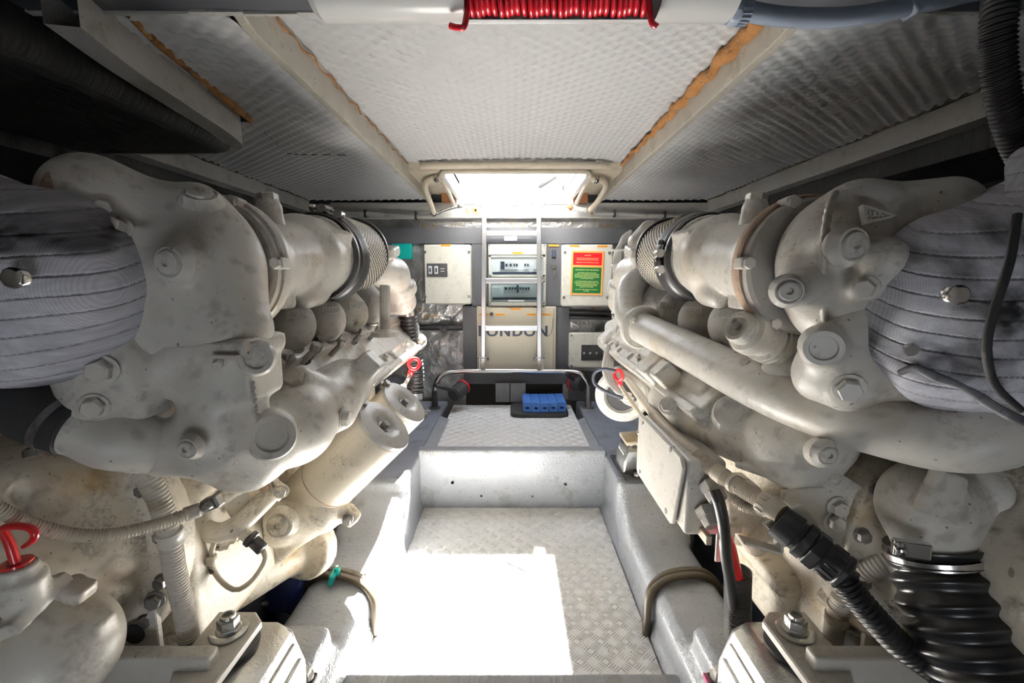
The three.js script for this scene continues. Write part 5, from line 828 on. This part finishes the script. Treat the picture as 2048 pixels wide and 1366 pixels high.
  // ribbed black hose aft of the filters
  const vh = thing('vent_hose', 'ribbed black hose with steel clamp behind the oil filters', 'hose'); obj('hose', tube([P(815, 620, 1.95), P(822, 690, 1.98), P(831, 740, 2.0), P(828, 790, 2.0), P(815, 840, 1.95)], 0.036, { seg: 20, ribs: [0.017, 0.003] }), M.rubber, vh); obj('clamp', tube([P(829, 783, 2.0), P(828, 795, 2.0)], 0.041, { seg: 24, step: 0.005 }), M.steel, vh); obj('upper_clamp', tube([P(815, 618, 1.95), P(816, 628, 1.955)], 0.041, { seg: 24, step: 0.005 }), M.steel, vh);
}
// ---------------------------------------------------------------- engine with the long pipe: its own parts
{
  const E = ER, n45 = V(-0.70, 0.71, 0);
  const dome = obj('turbine_housing', cast([
    SD.ell(P(1680, 525, 0.715), 0.092, 0.105, 0.075, undefined, 0.02), SD.cap(P(1700, 470, 0.70), P(1715, 410, 0.70), 0.06, 0.034, 0.03), SD.cap(P(1760, 440, 0.70), P(1890, 420, 0.66), 0.052, 0.045, 0.03),
    SD.cap(P(1625, 575, 0.67), P(1578, 582, 0.605), 0.040, 0.018, 0.02), SD.cap(P(1665, 495, 0.67), P(1690, 492, 0.61), 0.030, 0.024, 0.02), SD.cap(P(1700, 570, 0.66), P(1735, 573, 0.61), 0.030, 0.02, 0.02),
    SD.cap(P(1745, 525, 0.64), P(1770, 520, 0.60), 0.032, 0.03, 0.015), SD.cap(P(1690, 610, 0.70), P(1740, 640, 0.68), 0.07, 0.06, 0.03)], 0.0065), M.cream, E);
  bossAt(dome, 1693, 491, 0.019, 0.012, plugBoss, V(0.1, 0, 1)); bossAt(dome, 1576, 582, 0.015, 0.012, plugBoss, V(-0.45, 0, 1)); boltAt(dome, 1732, 575, 0.012, 0.016);
  obj('hex_plug', [hexNut(P(1713, 408, 0.70), V(-0.15, 1, 0.1), 0.034, 0.016), hexNut(P(1711, 397, 0.70), V(-0.15, 1, 0.1), 0.028, 0.008)], M.cream, dome);
  obj('joint_ridge', cast([SD.tor(P(1668, 527, 0.705), V(1, 0.05, 0.9), 0.103, 0.006, 0.004)], 0.0055), M.cream, dome);
  // raised triangular emblem
  { const f = frame(V(-0.12, 0.25, 1)), c = P(1749, 432, 0.632); const tri = new THREE.Shape([new THREE.Vector2(-0.020, 0.013), new THREE.Vector2(0.022, -0.004), new THREE.Vector2(-0.017, -0.013)]), inn = new THREE.Path([new THREE.Vector2(-0.016, 0.009), new THREE.Vector2(0.015, -0.004), new THREE.Vector2(-0.0145, -0.0095)]); tri.holes.push(inn);
    obj('emblem', [place(new THREE.ExtrudeGeometry(tri, { depth: 0.010, bevelEnabled: false }), c, f), letters('MAN', 0.0075, 0.009, c.clone().add(V(-0.006, -0.001, 0)), f)], M.cream, dome); }
  // exhaust side stubs below the dome
  const st = obj('exhaust_stub', cast([SD.cap(P(1660, 690, 0.655), P(1775, 610, 0.655), 0.030, 0.046, 0.02), SD.cyl(P(1650, 692, 0.645), P(1640, 695, 0.62), 0.029, 0.004, 0.006), SD.cap(P(1690, 720, 0.67), P(1810, 755, 0.64), 0.05, 0.042, 0.04), SD.cap(P(1650, 750, 0.69), P(1690, 775, 0.66), 0.045, 0.035, 0.03)], 0.006), M.cream, E);
  boltAt(st, 1698, 776, 0.016, 0.014); bossAt(st, 1646, 692, 0.024, 0.010, ringBoss, V(-0.5, -0.1, 0.85)); obj('sensor', [rod(P(1800, 735, 0.60), P(1818, 728, 0.595), 0.012), hexNut(P(1795, 738, 0.602), V(-1, -0.2, 0.3), 0.012, 0.01)], M.dirtySteel, st);
  obj('support_arm', cast([SD.cap(P(1560, 740, 0.80), P(1690, 800, 0.72), 0.030, 0.03, 0.02), SD.box(P(1590, 660, 0.86), 0.04, 0.06, 0.03, eul(0, 0, 0.5), 0.01, 0.02)], 0.008), M.cream, E);
  // ribbed regulator
  { const a = P(1474, 652, 0.775), b = P(1600, 712, 0.83), d = b.clone().sub(a); const g = obj('regulator', lathe(a, d, [[0.004, 0], [0.004, 0.017], [-0.002, 0.019], [-0.002, 0.025], [0.004, 0.0285], [0.018, 0.029], [0.022, 0.036], [0.030, 0.040], [0.042, 0.040], [0.046, 0.036], [0.050, 0.0335], [0.066, 0.0335]].concat(Array.from({ length: 5 }, (_, i) => [[0.066 + i * 0.013, 0.033], [0.068 + i * 0.013, 0.041], [0.073 + i * 0.013, 0.041], [0.075 + i * 0.013, 0.033]]).flat(), [[0.135, 0.033], [0.15, 0.03], [0.15, 0]]), 36, 0.5), M.cream, E);
    obj('top_nut', hexNut(a.clone().lerp(b, 0.42).add(V(0.01, 0.032, 0)), V(0.2, 1, 0.1), 0.014, 0.02), M.cream, g); obj('centre_screw', hexNut(a.clone().addScaledVector(d.clone().normalize(), 0.003), d.clone().negate(), 0.007, 0.006), M.dirtySteel, g); obj('rusty_joint', lathe(b.clone().addScaledVector(d, -0.03), d, [[0, 0], [0, 0.026], [0.02, 0.024], [0.03, 0]], 18), M.wood, g); }
  // manifold casting below the pipe
  const mf = obj('exhaust_manifold', cast([SD.cap(P(1345, 800, 1.24), P(1420, 838, 1.08), 0.066, 0.072, 0.02), SD.cap(P(1420, 838, 1.08), P(1595, 890, 0.82), 0.074, 0.076, 0.03), SD.cap(P(1595, 890, 0.82), P(1650, 880, 0.76), 0.070, 0.05, 0.04), SD.box(P(1352, 770, 1.18), 0.03, 0.07, 0.03, frame(V(0, 0, 1), n45), 0.008, 0.015), SD.box(P(1320, 745, 1.28), 0.04, 0.05, 0.05, frame(V(0, 0, 1), n45), 0.01, 0.02), SD.cap(P(1338, 812, 1.10), P(1350, 830, 1.08), 0.026, 0.022, 0.025), SD.box(P(1570, 935, 0.86), 0.10, 0.006, 0.05, eul(0, 0.6, -0.12), 0.002, 0.006), SD.cap(P(1640, 905, 0.69), P(1646, 907, 0.655), 0.024, 0.018, 0.02)], 0.007), M.cream, E);
  bossAt(mf, 1466, 830, 0.034, 0.014, ringBoss, V(-0.5, 0.5, 0.7)); boltAt(mf, 1336, 812, 0.016, 0.012); bossAt(mf, 1648, 905, 0.014, 0.010, plugBoss, V(0, 0, 1));
  // long curved pipe and its elbow
  const pp = obj('long_pipe', tube([P(1283, 655, 1.40), P(1340, 683, 1.22), P(1400, 713, 1.06), P(1520, 772, 0.84), P(1650, 822, 0.715), P(1780, 856, 0.635), P(1890, 875, 0.585), P(1975, 868, 0.56), P(2030, 830, 0.56), P(2065, 770, 0.59), P(2110, 700, 0.66)], [0.047, 0.047, 0.0465, 0.046, 0.045, 0.045, 0.045, 0.0455, 0.046, 0.047, 0.049], { seg: 32, step: 0.01 }), M.cream, E);
  const dir = P(1340, 683, 1.25).sub(P(1283, 655, 1.40)).normalize();
  obj('pipe_flange', lathe(P(1281, 654, 1.405), dir, [[-0.006, 0], [-0.006, 0.066], [-0.003, 0.068], [0.010, 0.068], [0.013, 0.064], [0.013, 0.047]], 36, 0.5), M.cream, pp); bolt(pp, P(1268, 640, 1.37), dir, 0.011, 0.012, M.cream); bolt(pp, P(1298, 690, 1.36), dir, 0.011, 0.012, M.cream);
  obj('pipe_elbow', tube([P(1278, 560, 1.62), P(1262, 575, 1.58), P(1257, 610, 1.52), P(1264, 640, 1.45), P(1284, 656, 1.40)], [0.046, 0.046, 0.046, 0.046, 0.046], { seg: 28, step: 0.008 }), M.cream, E);
  // wiring on the far end
  for (let i = 0; i < 6; i++) obj('harness_cable', tube([P(1262 - i * 1.5, 462 + i * 4, 1.98), P(1244 - i * 1.2, 478 + i * 3, 1.96), P(1240 - i * 2.4, 520, 1.95), P(1243 - i * 2.6, 580, 1.94), P(1237 - i * 1.0, 640, 1.94), P(1225 + i, 665, 1.94)], 0.0068, { seg: 8 }), M.white, E);
  for (const y of [500, 530, 562, 595, 625]) obj('cable_strap', rbox(0.055, 0.010, 0.022, 0.003, P(1236, y, 1.942)), M.white, E);
  obj('far_casting', cast([SD.cap(P(1295, 470, 1.95), P(1275, 485, 1.90), 0.05, 0.04, 0.02), SD.cap(P(1262, 515, 1.90), P(1256, 530, 1.88), 0.028, 0.026, 0.02), SD.tor(P(1300, 462, 1.93), V(0.3, 0.2, 1), 0.036, 0.011, 0.01), SD.cap(P(1340, 455, 1.95), P(1285, 480, 1.9), 0.035, 0.03, 0.02)], 0.008), M.cream, E);
  // alternator
  const al = part('alternator', E), ac = P(1243, 792, 1.76); obj('case', lathe(ac, V(-0.35, 0, 1), [[-0.14, 0], [-0.14, 0.085], [-0.1, 0.105], [0, 0.105], [0.012, 0.095], [0.012, 0.068], [0.006, 0.066], [0.0, 0.06]], 36, 0.5), M.white, al); obj('fan', lathe(ac, V(-0.35, 0, 1), [[0, 0], [0.0, 0.066], [-0.01, 0.068]], 30), M.rubber, al);
  obj('shaft_nut', hexNut(ac.clone().add(V(-0.003, 0, 0.008)), V(-0.35, 0, 1), 0.016, 0.016), M.steel, al);
  for (let i = 0; i < 4; i++) obj('lead', tube([P(1215 + i * 4, 690 + i * 6, 1.85), P(1207 + i * 6, 740, 1.78), P(1225 + i * 6, 775 + i * 7, 1.70), P(1262 + i * 4, 790 + i * 8, 1.64)], 0.007, { seg: 8 }), M.white, al);
  // dipstick
  const ds = part('dipstick', E), r0 = P(1237, 750, 1.66); obj('handle_ring', [place(new THREE.TorusGeometry(0.019, 0.0062, 12, 28), r0, eul(0, -0.9, 0.2)), rod(r0.clone().add(V(0.004, -0.018, 0)), r0.clone().add(V(0.008, -0.045, 0)), 0.010)], M.red, ds); obj('stem', tube([r0.clone().add(V(0.008, -0.04, 0)), P(1250, 785, 1.63), P(1270, 815, 1.55), P(1300, 850, 1.45)], 0.007), M.tan, ds);
  // junction box on the flank
  const jb = part('junction_box', E), X = 0.357, O = (y, d) => V(X, y, -d);
  obj('body', box(X + 0.004, X + 0.085, 0.487, 0.652, -1.215, -0.89, 0.01), M.cream, jb);
  const cover = obj('cover', plate([O(0.655, 1.215), O(0.655, 0.905), O(0.638, 0.888), O(0.492, 0.93), O(0.484, 0.945), O(0.484, 1.205), O(0.495, 1.218)], 0.008, 0.002), M.cream, jb);
  for (const [y, d] of [[0.64, 1.17], [0.648, 0.96], [0.50, 1.18], [0.50, 0.97], [0.60, 1.215]]) bolt(cover, O(y, d), V(-1, 0, 0), 0.0075, 0.008, M.dirtySteel, 1.2);
  for (const [x, y] of [[1424, 968], [1416, 1018]]) { const p = P(x - 6, y - 4, 0.888), d = V(0.15, -0.55, 0.7); obj('cable_gland', [hexNut(p, d, 0.023, 0.022), lathe(p.clone().addScaledVector(d.clone().normalize(), 0.02), d, [[0, 0], [0, 0.02], [0.02, 0.018], [0.022, 0.012], [0.022, 0]], 20)], M.castGrey, jb); }
  obj('bracket_strip', [rbox(0.012, 0.02, 0.09, 0.002, P(1400, 1058, 0.90)), rbox(0.09, 0.016, 0.012, 0.002, P(1440, 1058, 0.92))], M.old, jb);
  // flank clutter behind the box
  obj('sump', cast([SD.box(P(1575, 1150, 1.02), 0.085, 0.085, 0.12, undefined, 0.035, 0.02), SD.box(P(1575, 1110, 1.02), 0.098, 0.02, 0.13, undefined, 0.012, 0.02), SD.box(P(1525, 1130, 1.15), 0.03, 0.09, 0.02, undefined, 0.01, 0.02)], 0.009), M.old, E);
  obj('starter_motor', cast([SD.cap(P(1480, 1040, 1.05), P(1600, 1020, 0.95), 0.06, 0.06, 0.02), SD.box(P(1470, 1000, 1.0), 0.04, 0.05, 0.05, undefined, 0.01, 0.02), SD.cap(P(1490, 1050, 0.96), P(1510, 1090, 0.95), 0.03, 0.025, 0.02)], 0.009), M.old, E);
  obj('loop_bracket', [rbox(0.006, 0.085, 0.03, 0.002, P(1558, 1060, 0.88), eul(0, 0, 0.05)), rbox(0.085, 0.006, 0.03, 0.002, P(1520, 1090, 0.88), eul(0, 0, -0.3)), rbox(0.04, 0.09, 0.006, 0.002, P(1450, 1085, 0.93))], M.cream, E);
  // big bracket plates
  { let a = [[1568, 985], [1690, 968], [1744, 985], [1702, 1108], [1684, 1113], [1640, 1068], [1566, 1002]].map(([x, y]) => P(x, y, 0.755)); const k = obj('side_plate', plate(a.reverse(), 0.010, 0.002), M.cream, E); bolt(k, P(1674, 1014, 0.753), V(0, 0, 1), 0.014, 0.012, M.cream); bolt(k, P(1668, 1042, 0.753), V(0, 0, 1), 0.014, 0.012, M.cream);
    a = [[1636, 968], [1680, 946], [1729, 976], [1726, 981], [1660, 980]].map(([x, y]) => P(x, y, 0.75)); const k2 = obj('triangle_plate', plate(a.reverse(), 0.006, 0.001), M.cream, E); bolt(k2, P(1664, 958, 0.745), V(-0.2, 0.7, 0.7), 0.010, 0.014, M.cream);
    a = [[1528, 1050], [1605, 1008], [1640, 1050], [1630, 1130], [1600, 1110], [1555, 1075]].map(([x, y]) => P(x, y, 0.728)); obj('gland_plate', plate(a.reverse(), 0.008, 0.002), M.cream, E);
    obj('front_cover', cast([SD.cap(P(1640, 1080, 0.83), P(1720, 1230, 0.80), 0.035, 0.04, 0.02), SD.cap(P(1740, 1000, 0.84), P(1760, 1120, 0.82), 0.05, 0.045, 0.03), SD.box(P(1790, 1210, 0.80), 0.06, 0.10, 0.03, eul(0, 0, 0.4), 0.015, 0.03)], 0.009), M.old, E); bolt(E, P(1760, 1078, 0.765), V(-0.2, 0, 1), 0.012, 0.012, M.dirtySteel); }
  // sea water pump
  const pu = obj('water_pump', cast([SD.ell(P(1850, 1010, 0.66), 0.060, 0.064, 0.055, undefined, 0.02), SD.cap(P(1850, 1020, 0.66), P(1872, 1092, 0.655), 0.056, 0.054, 0.02), SD.cap(P(1870, 1000, 0.66), P(1990, 975, 0.68), 0.055, 0.05, 0.03), SD.tor(P(1925, 990, 0.665), V(1, 0.2, -0.2), 0.058, 0.010, 0.008), SD.box(P(1880, 985, 0.615), 0.025, 0.035, 0.012, eul(0, 0.1, -0.4), 0.006, 0.012), SD.cap(P(2010, 970, 0.66), P(2060, 960, 0.68), 0.065, 0.07, 0.03)], 0.0065), M.cream, E);
  obj('lower_casting', cast([SD.box(P(1745, 1260, 0.80), 0.10, 0.02, 0.06, eul(0, 0.3, -0.7), 0.008, 0.01), SD.box(P(1760, 1330, 0.80), 0.04, 0.06, 0.04, undefined, 0.01, 0.02)], 0.01), M.old, E);
}
{
  const jk = thing('exhaust_lagging', 'grey quilted lagging blanket laced with a black cord round the exhaust beside the ceiling hose', 'lagging');
  obj('blanket', ruffle(cast([SD.cap(P(1925, 590, 0.60), P(2330, 470, 0.60), 0.112, 0.15, 0.02), SD.cap(P(1930, 680, 0.585), P(2200, 740, 0.56), 0.085, 0.10, 0.05), SD.cap(P(1830, 690, 0.60), P(1880, 740, 0.58), 0.035, 0.04, 0.05)], 0.008), 0.0045, 24, [P(1925, 600, 0.60), 0.12]), M.cloth, jk);
  obj('rivet', lathe(P(1919, 590, 0.477), V(-0.2, 0, 1), [[-0.015, 0], [-0.015, 0.009], [0, 0.0105], [0.003, 0.008], [0.005, 0]], 20, 1.2), M.steel, jk);
  obj('rivet', lathe(P(1824, 702, 0.548), V(-0.3, -0.2, 1), [[-0.01, 0], [-0.01, 0.006], [0, 0.007], [0.003, 0]], 16, 1.2), M.steel, jk);
  obj('lacing_cord', tube([P(2035, 430, 0.49), P(2020, 520, 0.47), P(1995, 600, 0.465), P(1978, 660, 0.463), P(1974, 710, 0.463), P(1990, 770, 0.47), P(2040, 820, 0.475)], 0.0042, { seg: 10 }), M.rubberDull, jk);
  obj('edge_hem', tube([P(1800, 745, 0.565), P(1835, 735, 0.545), P(1870, 755, 0.535), P(1920, 770, 0.525), P(1990, 815, 0.51), P(2060, 850, 0.50)], [0.004, 0.005, 0.006, 0.005, 0.006, 0.006], { seg: 8 }), M.clothEdge, jk);
  const j2 = thing('exhaust_lagging', 'short grey lagging sleeve hanging behind the ceiling hose above the laced blanket', 'lagging'); obj('sleeve', ruffle(cast([SD.cap(P(2062, 330, 0.60), P(2072, 400, 0.56), 0.024, 0.026, 0.02)], 0.006), 0.002, 40), M.cloth, j2);
  // cables from the junction box
  const bc = tag(obj('black_cable', tube([P(1428, 982, 0.855), P(1438, 1005, 0.84), P(1447, 1050, 0.84), P(1452, 1110, 0.86), P(1462, 1170, 0.90), P(1470, 1230, 0.93)], 0.0115, { seg: 16 }), M.rubber), 'thick black cable from the junction box into the corrugated sleeve', 'cable');
  tag(obj('red_cable', tube([P(1418, 1030, 0.87), P(1435, 1045, 0.86), P(1458, 1085, 0.875), P(1470, 1130, 0.90), P(1482, 1180, 0.93), P(1484, 1235, 0.95)], 0.0105, { seg: 16 }), M.red), 'red battery cable from the junction box into the corrugated sleeve', 'cable');
  tag(obj('corrugated_sleeve', tube([P(1476, 1142, 0.93), P(1475, 1200, 0.935), P(1477, 1270, 0.94), P(1490, 1330, 0.95)], 0.0275, { seg: 24, ribs: [0.0062, 0.0013], caps: false }), M.rubber), 'black corrugated sleeve swallowing the black and red cables', 'sleeve');
  // harness conduit
  const hc = thing('harness_conduit', 'tan wiring conduit running along the engine flank above the junction box', 'conduit');
  obj('smooth_run', tube([P(1256, 760, 1.58), P(1275, 785, 1.40), P(1300, 818, 1.24), P(1330, 853, 1.11), P(1365, 885, 1.00), P(1400, 915, 0.92)], 0.0135, { seg: 16 }), M.tan, hc);
  obj('ribbed_run', tube([P(1395, 911, 0.925), P(1430, 942, 0.87), P(1480, 975, 0.805), P(1530, 1005, 0.755)], 0.0145, { seg: 16, ribs: [0.0048, 0.001] }), M.tan, hc);
  obj('collar', tube([P(1432, 943, 0.868), P(1450, 956, 0.845)], 0.0175, { seg: 18, step: 0.004 }), M.tan, hc); obj('second_collar', tube([P(1466, 966, 0.824), P(1473, 970, 0.815)], 0.0185, { seg: 18, step: 0.004 }), M.tan, hc);
  { const a = P(1522, 1000, 0.763), b = P(1556, 1024, 0.735), d = b.clone().sub(a).normalize(); obj('end_nut', [lathe(a, d, [[0, 0], [0, 0.02], [0.004, 0.022], [0.018, 0.022], [0.022, 0.019], [0.04, 0.018], [0.04, 0]], 24)], M.tan, hc); const u0 = V(-d.y, d.x, 0).normalize(), v0 = V().crossVectors(d, u0); for (let i = 0; i < 14; i++) { const an = i / 14 * 6.283; obj('nut_rib', rod(a.clone().addScaledVector(d, 0.004).addScaledVector(u0, 0.0222 * Math.cos(an)).addScaledVector(v0, 0.0222 * Math.sin(an)), a.clone().addScaledVector(d, 0.018).addScaledVector(u0, 0.0222 * Math.cos(an)).addScaledVector(v0, 0.0222 * Math.sin(an)), 0.0016, 6), M.tan, hc); } }
  const sc = thing('side_conduit', 'short ribbed tan conduit passing under the black plug', 'conduit'); obj('conduit', tube([P(1465, 995, 0.95), P(1490, 1015, 0.93), P(1525, 1022, 0.9)], 0.0105, { seg: 12, ribs: [0.0045, 0.0009] }), M.tan, sc);
  // black plug and hose
  const gp = thing('black_plug_hose', 'black threaded plug with corrugated hose running down across the mount bracket', 'hose');
  const a = P(1556, 1040, 0.725), b = P(1655, 1118, 0.675), d = b.clone().sub(a), L = d.length(); d.normalize();
  obj('plug_body', lathe(a, d, [[0, 0], [0, 0.028], [0.03, 0.030], [0.032, 0.026], [0.038, 0.026], [0.04, 0.031], [0.052, 0.031], [0.054, 0.027], [0.056, 0.027]], 32, 0.5), M.rubber, gp);
  obj('hex_ring', hexNut(a.clone().addScaledVector(d, 0.055), d, 0.033, 0.02), M.rubber, gp);
  obj('ribbed_nut', lathe(a.clone().addScaledVector(d, 0.074), d, [[0, 0], [0, 0.025], [0.006, 0.0265], [0.028, 0.0265], [0.03, 0.028], [0.036, 0.028], [0.04, 0.022], [0.04, 0]], 32, 0.5), M.rubber, gp);
  { const u0 = V(-d.y, d.x, 0).normalize(), v0 = V().crossVectors(d, u0); for (let i = 0; i < 14; i++) { const an = i / 14 * 6.283, o = (t) => a.clone().addScaledVector(d, t).addScaledVector(u0, 0.0268 * Math.cos(an)).addScaledVector(v0, 0.0268 * Math.sin(an)); obj('nut_rib', rod(o(0.079), o(0.10), 0.002, 6), M.rubber, gp); } }
  obj('hose', tube([a.clone().addScaledVector(d, 0.108), P(1690, 1165, 0.655), P(1745, 1232, 0.635), P(1800, 1290, 0.62), P(1870, 1340, 0.605), P(1950, 1400, 0.59)], 0.0185, { seg: 20, ribs: [0.0085, 0.0022] }), M.rubber, gp);
  // big sea water hose
  const bh = thing('suction_hose', 'large shiny black ribbed hose clamped under the water pump', 'hose');
  obj('hose', tube([P(1868, 1085, 0.655), P(1880, 1130, 0.645), P(1905, 1200, 0.62), P(1945, 1290, 0.59), P(2000, 1400, 0.56)], [0.060, 0.062, 0.068, 0.07, 0.07], { seg: 36, ribs: [0.027, 0.0042] }), M.glossBlack, bh);
  for (const [n, y0, y1] of [['band_clamp', 1097, 1112], ['lower_band_clamp', 1122, 1138]]) obj(n, tube([P(1868 + (y0 - 1085) * 0.3, y0, 0.655), P(1868 + (y1 - 1085) * 0.3, y1, 0.652)], 0.0672, { seg: 40, step: 0.006 }), M.steel, bh);
  obj('clamp_screw', [rbox(0.045, 0.024, 0.012, 0.003, P(1822, 1098, 0.60), eul(0, -0.3, 0)), rod(P(1790, 1098, 0.60), P(1812, 1098, 0.595), 0.009)], M.steel, bh);
  const b1 = thing('braided_hose', 'cream braided hose reaching from the plug plate to the water pump', 'hose'); obj('hose', tube([P(1690, 1182, 0.76), P(1720, 1150, 0.745), P(1760, 1128, 0.73), P(1825, 1112, 0.71)], 0.0185, { seg: 18, ribs: [0.0065, 0.0008] }), M.braid, b1);
  const b2 = thing('braided_hose', 'short stained braided hose with stacked collars dropping behind the mount bracket', 'hose'); obj('hose', tube([P(1684, 1195, 0.78), P(1672, 1240, 0.79), P(1662, 1300, 0.80)], 0.017, { seg: 18, ribs: [0.0065, 0.0008] }), M.braid, b2); for (const y of [1212, 1230]) obj('collar', tube([P(1680 - (y - 1212) * 0.2, y, 0.785), P(1678 - (y - 1212) * 0.2, y + 11, 0.787)], 0.0215, { seg: 20, step: 0.004 }), M.old, b2);
  tag(obj('dipstick_lanyard', tube([P(1231, 742, 1.66), P(1205, 738, 1.68), P(1188, 748, 1.70), P(1190, 768, 1.70), P(1215, 785, 1.68), P(1245, 796, 1.64)], 0.0065, { seg: 10 }), M.navy), 'blue-black cable looping out beside the red dipstick ring', 'cable');
}
settle();
renderer.render(scene, camera);
